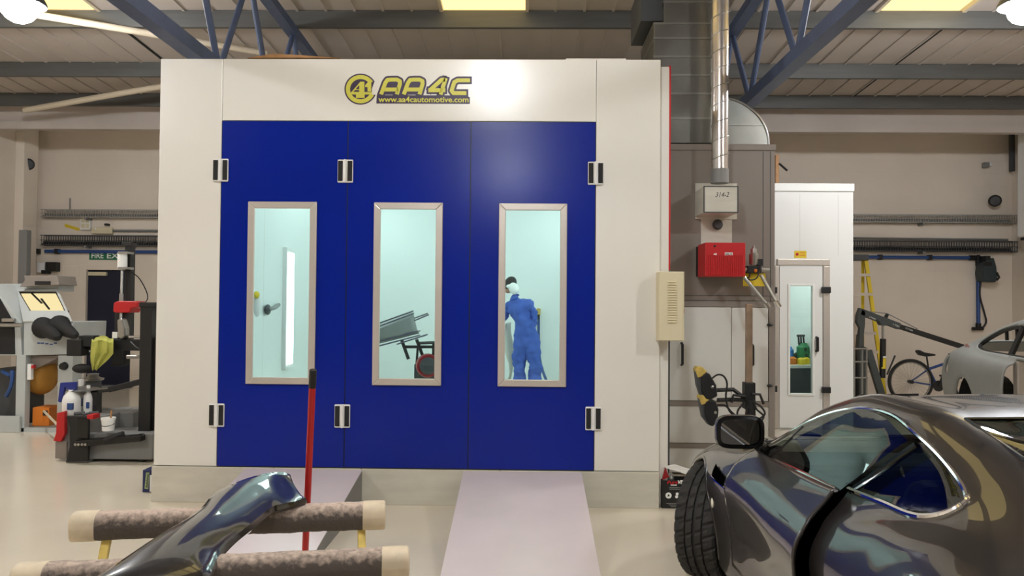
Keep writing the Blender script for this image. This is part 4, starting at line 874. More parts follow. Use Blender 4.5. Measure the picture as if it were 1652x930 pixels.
# sloping upper hood around the lit window
A, B, C_, D_ = P(28, 468, g+.45), P(94, 468, g+.45), P(118, 521, g), P(38, 521, g)
w0, w1, w2, w3 = [A+(B-A)*u for u in (.03, .97)]+[D_+(C_-D_)*u for u in (.92, .08)]
def bil(u, v): return (A*(1-u)+B*u)*(1-v)+(D_*(1-u)+C_*u)*v
fr_ = [(0, 0), (1, 0), (1, 1), (0, 1)]; inn = [(.03, .08), (.93, .08), (.95, .68), (.19, .68)]
m = MB(); m.add([bil(*q) for q in fr_]+[bil(*q) for q in inn], [(0, 1, 5, 4), (1, 2, 6, 5), (2, 3, 7, 6), (3, 0, 4, 7)])
m.build('hood_front', 'blast_grey', bc, solid=.02)
wn = MB().add([bil(*q)+Vector((0, .015, -.015)) for q in inn], [(0, 1, 2, 3)]).build('window_pane', 'lit_window', bc, label='lit cream window')
MB().tube(catmull([bil(*q) for q in [(.06, .07), (.90, .07), (.94, .11), (.96, .62), (.93, .69), (.22, .69), (.17, .65), (.03, .13)]], 4, True), .018, 8, closed=True).build('window_seal', 'black', bc, smooth=True)
for a, b in (((.33, .1), (.5, .42)), ((.52, .28), (.62, .6))): MB().bar(bil(*a)+Vector((0, -.005, 0)), bil(*b)+Vector((0, -.005, 0)), .02, .012).build('wiper', 'black', wn)
pp([(-40, 458), (-16, 458), (33, 521), (35, 574), (-40, 574)], g+.0, .75, 'side_box', 'blast_grey')
pp([(-40, 482), (0, 482), (23, 522), (24, 572), (-40, 572)], g-.01, .01, 'side_door', 'black_rough')
pp([(-40, 458), (94, 458), (94, 470), (28, 470), (-40, 470)], g+.45, .35, 'top_box', 'blast_grey')
pp([(38, 445), (92, 445), (95, 460), (31, 463), (40, 452)], g+.3, .4, 'light_box', 'cabinet_grey'); MB().box(*pxbox(56, 454, 80, 460, g+.28, g+.3)).build('vent', 'black', bc)
for px in (70, 97):
    c = P(px, 529-(px-70)*.1, g-.02); MB().lathe([(.13, 0), (.115, .03), (.085, .1), (.075, .26), (.05, .44), (.02, .47)], c, Vector((.95, -.75, -.28)), 18).build('gauntlet', 'black_rough', bc, smooth=True); MB().lathe([(.13, -.01), (.13, .02)], c, (.1, -1, 0), 20).build('cuff_ring', 'black', bc)
MB().box(*pxbox(2, 514, 22, 520, g-.06, g-.01)).build('latch', 'steel', bc, bevel=.01); MB().cyl(P(0, 525, g-.05), P(36, 525, g-.05), .025, 10).build('latch_bar', 'steel', bc, smooth=True)
for px in (60, 66, 73, 80, 87): MB().box(*pxbox(px, 553+(px % 3), px+5, 555+(px % 3), g-.003, g)).build('print_mark', 'blue_pipe', bc)
# legs, hopper and bag
def leg(x0, x1, d0, d1): a = P(x0, 600, d0).x; b = P(x1, 600, d0).x; MB().box((a, d0, 0), (b, d1, Zb+.02)).build('leg', 'blast_grey', bc, bevel=.005)
leg(26, 41, g, g+.1); leg(93, 117, g+.0, g+.2); leg(26, 40, g+.6, g+.7); leg(100, 117, g+.6, g+.7); leg(-40, -30, g, g+.1)
pp([(41, 574), (96, 574), (90, 580), (56, 596), (41, 596)], g+.1, .5, 'hopper', 'cabinet_grey')
MB().ell(P(67, 606, g+.3), (.19, .2, .24), 16, 12).build('dust_bag', 'bag_ochre', bc, smooth=True)
MB().box((P(28, 680, g).x, g, .0), (P(117, 680, g).x, g+.06, .05)).build('foot_rail', 'blast_grey', bc)
MB().box(*pxbox(44, 588, 50, 613, g-.0, g+.05)).build('switch_plate', 'white', bc); MB().box(*pxbox(50, 590, 54, 595, g+.0, g+.05)).build('switch', 'red', bc); MB().lathe([(.05, 0), (.04, .05)], P(104, 591, g), (0, -1, 0), 16).build('port', 'black', bc)
MB().box((P(-30, 640, g).x, g+.15, .05), (P(25, 640, g).x, g+.6, .75)).build('blast_pot', 'grey_dark', bc, bevel=.05, seg=3); MB().tube(catmull([P(4, 600, g+.1), P(16, 606, g+.05), P(20, 600, g+.02), P(18, 622, g+.02), P(10, 640, g+.05)], 5), .022, 8).build('hose', 'blue_pipe', bc, smooth=True)
MB().box((P(-40, 690, g-.2).x, g-.05, 0), (P(31, 690, g-.05).x, g-.01, P(10, 672, g-.05).z)).build('plinth', 'blast_grey', bc, bevel=.005)
t = thing('parts_tray', 'orange crate under the blasting cabinet', 'crate', (P(65, 665, g+.15).x, g+.15, 0)); MB().box((P(52, 670, g+.12).x, g+.12, .055), (P(79, 670, g+.12).x, g+.4, P(66, 658, g+.12).z)).build('crate', 'orange', t, bevel=.01); MB().box(*pxbox(69, 663, 76, 671, g+.11, g+.12)).build('grip_hole', 'black', t)
MB().cyl(P(71, 664, g-.02), P(106, 700, 8.2), .014, 8).build('broom_pole', 'pipe_cream', label='thin pale rod leaning between the orange crate and the tyre changer', cat='rod', smooth=True)

# ------------------------------------------------------------------ tyre changer
p = PZ(150, 748, 0); g = p.y
tc_ = thing('tyre_changer', 'grey and black tyre changer with a red tool head', 'tyre changer', (P(170, 748, g).x, g, 0))
def tb(x0, y0, x1, y1, d0, d1, nm, m, bev=.008): return MB().box(*pxbox(x0, y0, x1, y1, d0, d1)).build(nm, m, tc_, bevel=bev)
def tg(x0, x1, y0, d0, d1, nm, m, z0=.02, bev=.008):
    a, b, c = P(x0, 700, d0).x, P(x1, 700, d0).x, P((x0+x1)/2, y0, d0).z; return MB().box((a, d0, z0), (b, d1, c)).build(nm, m, tc_, bevel=bev)
tg(100, 165, 672, g+.12, g+.75, 'body', 'grey_mid', .03); tg(142, 246, 700, g+.05, g+.9, 'body', 'grey_mid', .03); tg(160, 215, 666, g+.45, g+.9, 'rear_body', 'grey_mid', .03)
tg(89, 108, 712, g+.1, g+.5, 'pedal_shroud', 'cabinet_grey', .02); tg(106, 142, 742, g-.0, g+.12, 'toe_box', 'grey_mid', .0)
MB().prism(pxpoly([(107, 672), (143, 672), (142, 745), (106, 746), (112, 722), (112, 690)], g-.02), (0, .03, 0)).build('front_plate', 'black', tc_, bevel=.004)
MB().box(*pxbox(123, 676, 142, 708, g-.035, g-.02)).build('front_cover', 'black_gloss', tc_, bevel=.006)
MB().prism(pxpoly([(92, 667), (104, 664), (104, 700), (98, 713), (86, 712), (90, 700)], g+.06), (0, .05, 0)).build('red_side', 'red', tc_, bevel=.004); tb(140, 670, 150, 677, g-.03, g+.1, 'red_cap', 'red', .003)
for px in (124, 129, 135, 140): MB().lathe([(.013, 0), (.013, .03)], P(px, 717, g-.05), (0, -1, 0), 10).build('pedal_bolt', 'steel', tc_)
# turntable on a column
tz = P(134, 629, g+.35); MB().lathe([(.05, -.02), (.15, -.01), (.17, 0), (.14, .015), (.05, .035), (.02, .04)], tz, (0, 0, 1), 28).build('turntable', 'steel', tc_, smooth=True)
MB().box((tz.x+.08, g+.3, .4), (tz.x+.17, g+.4, tz.z-.02)).build('column', 'black', tc_); MB().lathe([(.1, 0), (.11, .02), (.07, .03), (.05, .05), (.06, .07)], P(150, 614, g+.6), (0, 0, 1), 20).build('clamp_dish', 'steel', tc_, smooth=True)
a = P(151, 612, g+.6); MB().box((a.x-.06, g+.55, .4), (a.x+.06, g+.65, a.z)).build('column', 'grey_dark', tc_)
# swing arms
MB().bar(P(160, 632, g+.3), P(178, 630, g+.28), .03, .03).build('arm_tip', 'black', tc_); MB().bar(P(176, 629, g+.28), P(228, 616, g+.3), .06, .06).build('swing_arm', 'black', tc_, bevel=.01)
MB().bar(P(124, 716, g-.03), P(232, 706, g+.0), .09, .07).build('bead_breaker_arm', 'black_gloss', tc_, bevel=.015); MB().bar(P(168, 712, g-.03), P(200, 700, g+.03), .12, .05).build('breaker_shovel', 'black_rough', tc_, bevel=.015)
# towers
tb(224, 491, 243, 712, g+.2, g+.36, 'tower', 'black'); tb(224, 488, 262, 496, g+.18, g+.38, 'tower_head', 'black'); tb(243, 545, 256, 720, g+.25, g+.5, 'tower', 'black_rough'); tb(244, 496, 252, 545, g+.3, g+.34, 'side_plate', 'grey_mid')
for py, s_ in ((508, 3.5), (541, 5)): MB().prism(pxpoly([(247, py-s_), (251, py+s_), (243.5, py+s_)], g+.295), (0, .004, 0)).build('warning_triangle', 'yellow', tc_)
tb(200, 392, 210, 560, g+.6, g+.7, 'mast', 'black'); tb(196, 391, 211, 397, g+.58, g+.72, 'mast_cap', 'black', .004)
MB().cyl(P(197.5, 433, g+.55), P(197.5, 408, g+.55), .048, 16).build('air_cylinder', 'white_plastic', tc_, smooth=True)
for py in (408, 433): MB().box(*pxbox(190, py-2, 205, py+1.5, g+.48, g+.62)).build('cylinder_cap', 'steel', tc_)
MB().cyl(P(197, 436, g+.55), P(195, 516, g+.5), .014, 8).build('piston_rod', 'steel', tc_, smooth=True); MB().cyl(P(196, 474, g+.5), P(195.5, 490, g+.5), .022, 8).build('rod_collar', 'steel', tc_)
MB().prism(pxpoly([(182, 503), (183, 489), (190, 486), (217, 486), (222, 488), (222, 496), (211, 498), (209, 505), (186, 505)], g+.45), (0, .22, 0)).build('red_head', 'red', tc_, bevel=.012, seg=3)
MB().prism(pxpoly([(188, 516), (197, 513), (202, 530), (202, 543), (196, 548), (189, 546)], g+.4), (0, .1, 0)).build('mount_head', 'steel', tc_, bevel=.02, seg=3)
tb(184, 505, 205, 560, g+.52, g+.6, 'head_block', 'black'); tb(112, 548, 238, 566, g+.45, g+.55, 'cross_arm', 'black'); tb(107, 548, 131, 575, g+.35, g+.5, 'arm_head', 'black_rough'); tb(126, 542, 151, 560, g+.38, g+.5, 'arm_head', 'black_rough'); tb(178, 562, 200, 592, g+.45, g+.6, 'roller_block', 'black_rough', .03); MB().ell(P(132, 595, g+.4), (.1, .06, .05), 14, 8).build('roller', 'black_rough', tc_, smooth=True)
MB().cyl(P(205, 576, g+.4), P(224, 576, g+.4), .02, 10).build('pin', 'steel', tc_, smooth=True); MB().cyl(P(208, 544, g+.3), P(238, 544, g+.3), .013, 8).build('lever', 'steel', tc_); tb(181, 536, 189, 546, g+.42, g+.43, 'label', 'white_plastic', 0)
MB().tube(catmull([P(211, 438, g+.6), P(225, 450, g+.6), P(236, 470, g+.6), P(238, 482, g+.5), P(233, 490, g+.4)], 6), .006, 6).build('air_line', 'black', tc_, smooth=True); MB().tube(catmull([P(211, 552, g+.4), P(222, 562, g+.35), P(236, 564, g+.3), P(243, 555, g+.3)], 6), .008, 6).build('air_line', 'black', tc_, smooth=True)
MB().cyl(P(233, 712, g+.15), (P(233, 700, g+.15).x, g+.15, .05), .01, 8).build('adjuster', 'steel', tc_); MB().ell((P(231, 742, g+.1).x, g+.1, .03), (.05, .04, .03), 10, 6).build('foot', 'black', tc_)
# cloth, bottles, bucket on it
gg = g+.36
rows = []
random.seed(5)
for j in range(9):
    y = 544+j*6.6; wL = 148-.3*j if j < 6 else 147+(j-6)*1.5; wR = 183 if j < 5 else 183-(j-4)*6.2
    rows.append([P(wL+(wR-wL)*i/10, y+(2 if i > 7 and j < 2 else 0)+1.5*math.sin(i*.9+j), gg-.02+.018*math.sin(i*1.5+j*.4)-(.0 if j else -.08)) for i in range(11)])
MB().grid(rows).build('cleaning_cloth', 'cloth_green', label='yellow green cloth draped over the tyre changer arm', cat='cloth', smooth=True, solid=.006)
def bottle(px, d, y0, y1, r, lab, blue):
    b = P(px, y1, d); b.z = P(132, 672, g+.12).z+.001; h = P(px, y0, d).z-b.z; t = thing('spray_bottle', lab, 'bottle', b, group='white bottles on the tyre changer')
    MB().lathe([(r*.96, 0), (r, .01), (r, h*.5), (r*.85, h*.64), (r*.4, h*.78), (r*.34, h*.85)], b, (0, 0, 1), 20).build('body', 'white_plastic', t, smooth=True)
    MB().box((b.x+.005, d-r-.002, b.z+h*.2), (b.x+r*.7, d-r*.6, b.z+h*.42)).build('label', 'blue_pipe', t)
    if blue:
        c = b+Vector((0, 0, h*.85)); mat('trigger_blue', (28, 44, 130), .4)
        MB().prism([(c.x-.11, d-.02, c.z+.07), (c.x+.05, d-.02, c.z+.08), (c.x+.05, d-.02, c.z+.0), (c.x-.03, d-.02, c.z), (c.x-.06, d-.02, c.z+.03), (c.x-.1, d-.02, c.z-.13), (c.x-.13, d-.02, c.z-.12)], (0, .04, 0)).build('trigger', 'trigger_blue', t, bevel=.005)
    else: MB().cyl(b+Vector((0, 0, h*.85)), b+Vector((0, 0, h)), r*.4, 12).build('cap', 'white_plastic', t, smooth=True)
bottle(115, g+.22, 622, 669, .085, 'white bottle with a blue trigger on the tyre changer', True)
bottle(130, g+.42, 612, 667, .07, 'white bottle without trigger behind the blue triggered one', False); bottle(142, g+.3, 622, 666, .045, 'small white bottle rightmost of three on the tyre changer', False)
b = P(174.5, 695, g+.02); t = thing('bucket', 'small white paint tub with a brush on the tyre changer', 'bucket', b); h = P(174, 674, g+.02).z-b.z
MB().lathe([(.055, 0), (.062, h*.8), (.068, h*.82), (.068, h), (.06, h), (.055, h*.7)], b, (0, 0, 1), 22).build('tub', 'white_plastic', t, smooth=True); MB().tube([b+Vector((.063*math.cos(a*.3), .063*math.sin(a*.3)-.003, h*.55+.02*math.sin(a*.3))) for a in range(10, 22)], .003, 5).build('wire_handle', 'grey_dark', t); MB().cyl(b+Vector((.02, 0, h*.7)), b+Vector((.03, 0, h+.07)), .009, 8).build('brush_handle', 'wood', t)
t = thing('air_tools', 'dark tools lying on top of the tyre changer', 'tools', P(135, 668, g+.3))
for q in ((120, 668, 136, 667, .018), (134, 669, 152, 667, .014), (144, 667, 160, 666, .015)): MB().cyl(P(q[0], q[1], g+.14), P(q[2], q[3], g+.15), q[4], 8).build('tool', 'grey_dark', t, smooth=True)
# blue carton by the booth corner
p = PZ(232, 795, 0); cd2 = p.y; t = thing('blue_carton', 'dark blue carton with a green label beside the booth corner', 'carton', (p.x+.1, cd2, 0)); mat('carton_blue', (24, 34, 84), .5)
(x0, _, _), (x1, _, z1) = pxbox(230, 759, 262, 795, cd2, cd2+.3)
cb2 = MB().box((x0, cd2, .001), (x1, cd2+.32, z1)).build('body', 'carton_blue', t, bevel=.003)
MB().box(*pxbox(241.5, 767, 256, 794, cd2-.001, cd2)).build('white_panel', 'white', cb2); MB().box(*pxbox(245, 784, 247.5, 790, cd2-.002, cd2)).build('print', 'black', cb2); mat('label_green', (150, 166, 120), .5)
MB().prism(pxpoly([(235.5, 763), (241, 763), (239, 790), (233, 789)], cd2-.001), (0, .001, 0)).build('green_label', 'label_green', cb2); a = P(238.2, 788, cd2-.002); text('lettering', 'AutoForce', 'black', cb2, a, (.08, 0, 1), (-1, 0, .08), .115, .02, bold=.02, shear=.2)
# ------------------------------------------------------------------ car body surfaces
def pchip(xs, ys, x):
    xs = np.asarray(xs, float); ys = np.asarray(ys, float); h = np.diff(xs); dl = np.diff(ys)/h; n = len(xs); dd = np.zeros(n)
    for i in range(1, n-1):
        if dl[i-1]*dl[i] > 0:
            w1, w2 = 2*h[i]+h[i-1], h[i]+2*h[i-1]; dd[i] = (w1+w2)/(w1/dl[i-1]+w2/dl[i])
    dd[0], dd[-1] = dl[0], dl[-1]
    i = np.clip(np.searchsorted(xs, x)-1, 0, n-2); t = (x-xs[i])/h[i]
    return (2*t**3-3*t**2+1)*ys[i]+(t**3-2*t**2+t)*h[i]*dd[i]+(-2*t**3+3*t**2)*ys[i+1]+(t**3-t**2)*h[i]*dd[i+1]
def smooth1(a, it):                                   # light smoothing along the length
    for _ in range(it):
        b = a.copy(); b[1:-1] = (a[:-2]+2*a[1:-1]+a[2:])/4; a = b
    return a
class Shell:
    def __init__(s, st, ns, tsub, sm=10):
        st = sorted(st, key=lambda q: q[0]); xs = [q[0] for q in st]; s.ss = np.linspace(xs[0], xs[-1], ns)
        K = len(st[0][1]); C = np.zeros((ns, K, 2))
        for k in range(K):
            for c in range(2): C[:, k, c] = smooth1(pchip(xs, [q[1][k][c] for q in st], s.ss), sm)
        s.C = C; s.K = K
        tt = np.concatenate([np.linspace(k, k+1, tsub[k], endpoint=False) for k in range(K-1)]+[[K-1]]); s.tt = tt
        s.G = np.zeros((ns, len(tt), 3))
        for j, t in enumerate(tt):
            v = s.at(C, t); s.G[:, j, 0] = s.ss; s.G[:, j, 1] = v[:, 0]; s.G[:, j, 2] = v[:, 1]
        s.G[:, 0, 1] = 0
    def at(s, C, t):
        K = s.K; k = min(int(t), K-2); u = t-k
        p1, p2 = C[:, k], C[:, k+1]
        if k > 0: p0 = C[:, k-1]
        else: p0 = C[:, 1]*np.array([-1, 1])            # mirror across the centre line
        p3 = C[:, k+2] if k+2 < K else 2*p2-p1
        return .5*((2*p1)+(p2-p0)*u+(2*p0-5*p1+4*p2-p3)*u*u+(3*p1-p0-3*p2+p3)*u**3)
    def sec(s, x):
        i = np.clip(np.searchsorted(s.ss, x)-1, 0, len(s.ss)-2); u = (x-s.ss[i])/(s.ss[i+1]-s.ss[i]); return s.G[i]*(1-u)+s.G[i+1]*u
    def by_z(s, x, z):                                  # side surface point at (s, z)
        g = s.sec(x); j0 = int(np.searchsorted(s.tt, 1.2)); a = g[j0:]; i = int(np.searchsorted(-a[:, 2], -z)); i = min(max(i, 1), len(a)-1)
        d = a[i-1, 2]-a[i, 2]; u = 0 if abs(d) < 1e-7 else min(1, max(0, (a[i-1, 2]-z)/d)); l = a[i-1, 1]*(1-u)+a[i, 1]*u
        return Vector((x, l, z))
    def by_l(s, x, l):                                  # upper surface point at (s, l)
        g = s.sec(x); j1 = int(np.searchsorted(s.tt, 3.0)); a = g[:j1]; i = int(np.searchsorted(a[:, 1], abs(l))); i = min(max(i, 1), len(a)-1)
        d = a[i, 1]-a[i-1, 1]; u = 0 if abs(d) < 1e-7 else min(1, max(0, (abs(l)-a[i-1, 1])/d)); z = a[i-1, 2]*(1-u)+a[i, 2]*u
        return Vector((x, l, z))
def inside(poly, x, y):
    r = False; n = len(poly); j = n-1
    for i in range(n):
        xi, yi = poly[i]; xj, yj = poly[j]
        if (yi > y) != (yj > y) and x < (xj-xi)*(y-yi)/(yj-yi)+xi: r = not r
        j = i
    return r
def nearest(poly, x, y):
    best = None
    for i in range(len(poly)):
        ax, ay = poly[i]; bx, by = poly[(i+1) % len(poly)]; dx, dy = bx-ax, by-ay; L = dx*dx+dy*dy
        t = 0 if L == 0 else max(0, min(1, ((x-ax)*dx+(y-ay)*dy)/L)); px, py = ax+t*dx, ay+t*dy; q = (px-x)**2+(py-y)**2
        if best is None or q < best[0]: best = (q, px, py)
    return best
def spoly(pts, n=6): return [(p.x, p.y) for p in catmull([(a, b, 0) for a, b in pts], n, True)]
def regions(sh, regs):
    """regs: list of (name, plane 'z'|'l', polygon, tmin, tmax). Sorts the faces of the half shell and snaps the borders; gives {name: [faces]}, verts."""
    G = sh.G.copy(); ns, nt, _ = G.shape; own = np.full((ns-1, nt-1), -1, int); cen = (G[:-1, :-1]+G[1:, :-1]+G[:-1, 1:]+G[1:, 1:])/4
    tc = (sh.tt[:-1]+sh.tt[1:])/2
    for ri, (nm, pl, poly, t0, t1) in enumerate(regs):
        xs = [p[0] for p in poly]; ys = [p[1] for p in poly]; b = (min(xs), max(xs), min(ys), max(ys)); c = 2 if pl == 'z' else 1
        for i, j in np.argwhere((own == -1) & (cen[:, :, 0] > b[0]) & (cen[:, :, 0] < b[1]) & (cen[:, :, c] > b[2]) & (cen[:, :, c] < b[3]) & (tc[None, :] > t0) & (tc[None, :] < t1)):
            if inside(poly, cen[i, j, 0], cen[i, j, c]): own[i, j] = ri
    for ri, (nm, pl, poly, t0, t1) in enumerate(regs):
        msk = own == ri; cnt = np.zeros((ns, nt), int)
        cnt[:-1, :-1] += msk; cnt[1:, :-1] += msk; cnt[:-1, 1:] += msk; cnt[1:, 1:] += msk
        for i, j in np.argwhere((cnt > 0) & (cnt < 4)):
            if j in (0, nt-1) or i in (0, ns-1): continue
            c = 2 if pl == 'z' else 1; q = nearest(poly, G[i, j, 0], G[i, j, c])
            if q[0] < .03**2:
                v = sh.by_z(q[1], q[2]) if pl == 'z' else sh.by_l(q[1], q[2]); G[i, j] = v
    return G, own
def pick(G, own, ids, side):
    """mesh of chosen faces; side +1 left, -1 right"""
    m = MB(); mp = {}; nt = G.shape[1]
    for i, j in np.argwhere(np.isin(own, ids)):
        f = []
        for a, b in ((i, j), (i+1, j), (i+1, j+1), (i, j+1)):
            if (a, b) not in mp: mp[(a, b)] = len(m.v); m.v.append(Vector((G[a, b, 0], G[a, b, 1]*side, G[a, b, 2])))
            f.append(mp[(a, b)])
        m.f.append(tuple(f) if side < 0 else tuple(f[::-1]))
    return m
def both(G, own, ids):
    a, b = pick(G, own, ids, 1), pick(G, own, ids, -1); n = len(a.v); a.v += b.v; a.f += [tuple(i+n for i in f) for f in b.f]
    return a
def weld(o):
    bm = bmesh.new(); bm.from_mesh(o.data); bmesh.ops.remove_doubles(bm, verts=bm.verts, dist=1e-5); bm.to_mesh(o.data); bm.free(); o.data.polygons.foreach_set('use_smooth', [True]*len(o.data.polygons)); return o
def arch_poly(cx, cz, r, n=28): return [(cx+r*math.cos(i*2*math.pi/n), cz+r*math.sin(i*2*math.pi/n)) for i in range(n)]

# ------------------------------------------------------------------ dark grey coupe
ST = [
 (-3.58, [(0, .80), (.25, .80), (.42, .79), (.52, .77), (.60, .72), (.64, .62), (.64, .5), (.60, .40)]),
 (-3.45, [(0, .90), (.30, .895), (.50, .88), (.61, .86), (.72, .80), (.78, .68), (.78, .5), (.73, .34)]),
 (-3.1, [(0, .965), (.33, .96), (.53, .945), (.66, .92), (.81, .86), (.885, .71), (.88, .48), (.83, .26)]),
 (-2.75, [(0, 1.06), (.33, 1.052), (.53, 1.02), (.675, .965), (.84, .88), (.925, .70), (.92, .46), (.87, .2)]),
 (-2.4, [(0, 1.155), (.33, 1.148), (.53, 1.105), (.685, .985), (.845, .875), (.925, .69), (.92, .44), (.87, .2)]),
 (-2.1, [(0, 1.215), (.33, 1.207), (.535, 1.178), (.70, .965), (.835, .85), (.905, .67), (.90, .43), (.86, .19)]),
 (-1.8, [(0, 1.25), (.34, 1.242), (.545, 1.217), (.725, .93), (.838, .80), (.892, .665), (.862, .44), (.845, .17)]),
 (-1.45, [(0, 1.25), (.35, 1.24), (.555, 1.217), (.745, .905), (.84, .775), (.882, .66), (.848, .44), (.845, .17)]),
 (-1.1, [(0, 1.185), (.38, 1.17), (.60, 1.135), (.76, .892), (.848, .765), (.882, .662), (.846, .44), (.845, .17)]),
 (-.75, [(0, 1.03), (.42, 1.01), (.67, .945), (.78, .875), (.858, .765), (.89, .665), (.855, .44), (.85, .17)]),
 (-.45, [(0, .905), (.42, .895), (.68, .865), (.80, .82), (.872, .745), (.908, .655), (.885, .42), (.86, .18)]),
 (-.1, [(0, .85), (.38, .845), (.65, .825), (.79, .785), (.875, .70), (.915, .54), (.905, .38), (.86, .2)]),
 (.3, [(0, .78), (.36, .775), (.62, .755), (.76, .715), (.855, .63), (.885, .48), (.88, .36), (.84, .2)]),
 (.6, [(0, .69), (.32, .685), (.56, .66), (.68, .62), (.77, .54), (.80, .42), (.79, .32), (.76, .2)]),
 (.8, [(0, .58), (.22, .57), (.38, .56), (.48, .53), (.55, .47), (.57, .4), (.56, .32), (.52, .24)]),
]
sh = Shell(ST, 330, [10, 9, 16, 12, 18, 14, 10], sm=12)
DLO = [(-.74, .892), (-.95, 1.01), (-1.2, 1.125), (-1.45, 1.188), (-1.7, 1.197), (-1.92, 1.158), (-2.12, 1.105), (-2.27, 1.05), (-2.295, 1.02), (-2.25, .975), (-2.15, .948), (-1.95, .936), (-1.7, .922), (-1.35, .908), (-1.0, .892)]
DLOs = spoly(DLO, 5)
bp0, bp1 = (-1.70, .90), (-1.96, 1.155)               # line of the black pillar between the panes
def cutp(poly, front):                               # split the outline at the pillar line
    f = lambda p: ((p[0]-bp0[0])*(bp1[1]-bp0[1])-(p[1]-bp0[1])*(bp1[0]-bp0[0])) * (-1)
    out = []; n = len(poly)
    for i in range(n):
        a, b = poly[i], poly[(i+1) % n]; fa, fb = f(a), f(b)
        if front: fa, fb = -fa, -fb
        if fa >= 0: out.append(a)
        if fa*fb < 0: t = fa/(fa-fb); out.append((a[0]+(b[0]-a[0])*t, a[1]+(b[1]-a[1])*t))
    return out
rearq, doorq = cutp(DLOs, False), cutp(DLOs, True)
if sum(p[0] for p in rearq)/len(rearq) > sum(p[0] for p in doorq)/len(doorq): rearq, doorq = doorq, rearq
RW = [(-1.98, -.9), (-1.98, .46), (-2.3, .47), (-2.75, .44), (-2.9, .30), (-2.93, -.9)]
WS = [(-.52, -.9), (-.56, .40), (-.74, .60), (-1.0, .56), (-1.28, .50), (-1.36, .3), (-1.38, -.9)]
DOOR = [(-.62, .28), (-.62, .78), (-.66, .84), (-.74, .885)]+[p for p in [(-1.0, .888), (-1.35, .903), (-1.70, .921)]]+[(-1.70, .88), (-1.705, .82), (-1.72, .75), (-1.725, .62), (-1.70, .5), (-1.67, .28)]
regs = [('arch_f', 'z', arch_poly(0, .335, .365), 3, 7), ('arch_r', 'z', arch_poly(-2.6, .345, .37), 3, 7),
        ('door_glass', 'z', doorq, 1.3, 4), ('quarter_glass', 'z', rearq, 1.3, 4), ('rear', 'l', RW, -1, 2.4), ('screen', 'l', WS, -1, 2.6), ('door', 'z', DOOR, 2.4, 7)]
G, own = regions(sh, regs)
CX, CY, TH = 1.92, 4.62, R(0.5)
car = thing('dark_coupe', 'dark grey metallic sports coupe with its door ajar in the right foreground', 'car', (CX, CY, 0), rotz=math.pi/2+TH)
ORG[car.name] = Vector((0, 0, 0))
body = weld(both(G, own, [-1]).build('body', 'car_paint', car, smooth=True))
HX, HL, DA = -.62, .86, R(2.6)                       # door hinge and opening angle
def swing(m):
    for v in m.v:
        dx, dy = v.x-HX, v.y-HL; c, s_ = math.cos(-DA), math.sin(-DA); v.x, v.y = HX+dx*c-dy*s_, HL+dx*s_+dy*c
    return m
dl_ = swing(pick(G, own, [6], 1)).build('door', 'car_paint', car, smooth=True, solid=.012)
pick(G, own, [6], -1).build('door', 'car_paint', car, smooth=True)
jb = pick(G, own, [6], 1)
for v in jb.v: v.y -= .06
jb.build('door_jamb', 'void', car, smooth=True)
swing(pick(G, own, [2], 1)).build('door_glass', 'car_glass', dl_, smooth=True); pick(G, own, [2], -1).build('door_glass', 'car_glass', car, smooth=True)
for s_ in (1, -1): pick(G, own, [3], s_).build('quarter_glass', 'car_glass', car, smooth=True)
both(G, own, [4]).build('rear_window', 'car_glass', car, smooth=True); both(G, own, [5]).build('windscreen', 'car_glass', car, smooth=True)
for o in car.children:
    if o.name.startswith(('rear_window', 'windscreen')): weld(o)
def on(pl, pts, off=0., side=1): 
    out = []
    for a, b in pts:
        v = sh.by_z(a, b) if pl == 'z' else sh.by_l(a, b); v.y = (v.y+off)*side if pl == 'z' else v.y; out.append(v)
    return out
# chrome around the side windows, split into roof bow and sill strips
up = spoly(DLO, 5); n5 = 5
bow = up[0:n5*8+1]; sill_r = up[n5*8:n5*12+1]; sill_f = up[n5*12:]+[up[0]]
for sd in (1, -1):
    MB().tube(on('z', bow, .001, sd), .009, 8).build('window_trim', 'chrome', car, smooth=True); MB().tube(on('z', sill_r, .002, sd), .011, 8).build('window_trim', 'chrome', car, smooth=True)
    m = MB().tube(on('z', sill_f, .003, sd), .010, 8)
    (swing(m) if sd > 0 else m).build('window_trim', 'chrome', dl_ if sd > 0 else car, smooth=True)
    m = MB(); a = on('z', [(bp0[0]+(bp1[0]-bp0[0])*u, bp0[1]+(bp1[1]-bp0[1])*u) for u in (.06, .3, .5, .7, .9)], -.004, sd); m.tube(a, .014, 6); m.build('pillar', 'black_gloss', car, smooth=True)
    m = MB().tube(on('z', [(-.93, .893), (-1.0, .955), (-1.09, 1.06)], -.002, sd), .005, 6); (swing(m) if sd > 0 else m).build('quarterlight_bar', 'black_gloss', dl_ if sd > 0 else car, smooth=True)
for pl, pts in (('l', [(-1.98, -.46), (-1.98, -.2), (-1.98, .2), (-1.98, .46), (-2.3, .47), (-2.75, .44), (-2.9, .3)]), ('l', [(-1.98, -.46), (-2.3, -.47), (-2.75, -.44), (-2.9, -.3)])):
    MB().tube(on(pl, pts), .007, 6).build('window_seal', 'black_gloss', car, smooth=True)
for sd in (1, -1): MB().tube(on('l', [(-.56, .40*sd), (-.74, .60*sd), (-1.0, .56*sd), (-1.28, .50*sd), (-1.36, .3*sd)]), .007, 6).build('window_seal', 'black_gloss', car, smooth=True)
# door and bonnet shut lines
MB().tube(on('z', [(-.617, .28), (-.617, .5), (-.617, .77), (-.65, .84), (-.73, .885)], .0), .004, 6).build('shut_line', 'black', car); 
for sd in (1, -1): MB().tube(on('l', [(-.5, .5*sd), (-.3, .66*sd), (.1, .63*sd), (.5, .5*sd)]), .004, 6).build('shut_line', 'black', car)
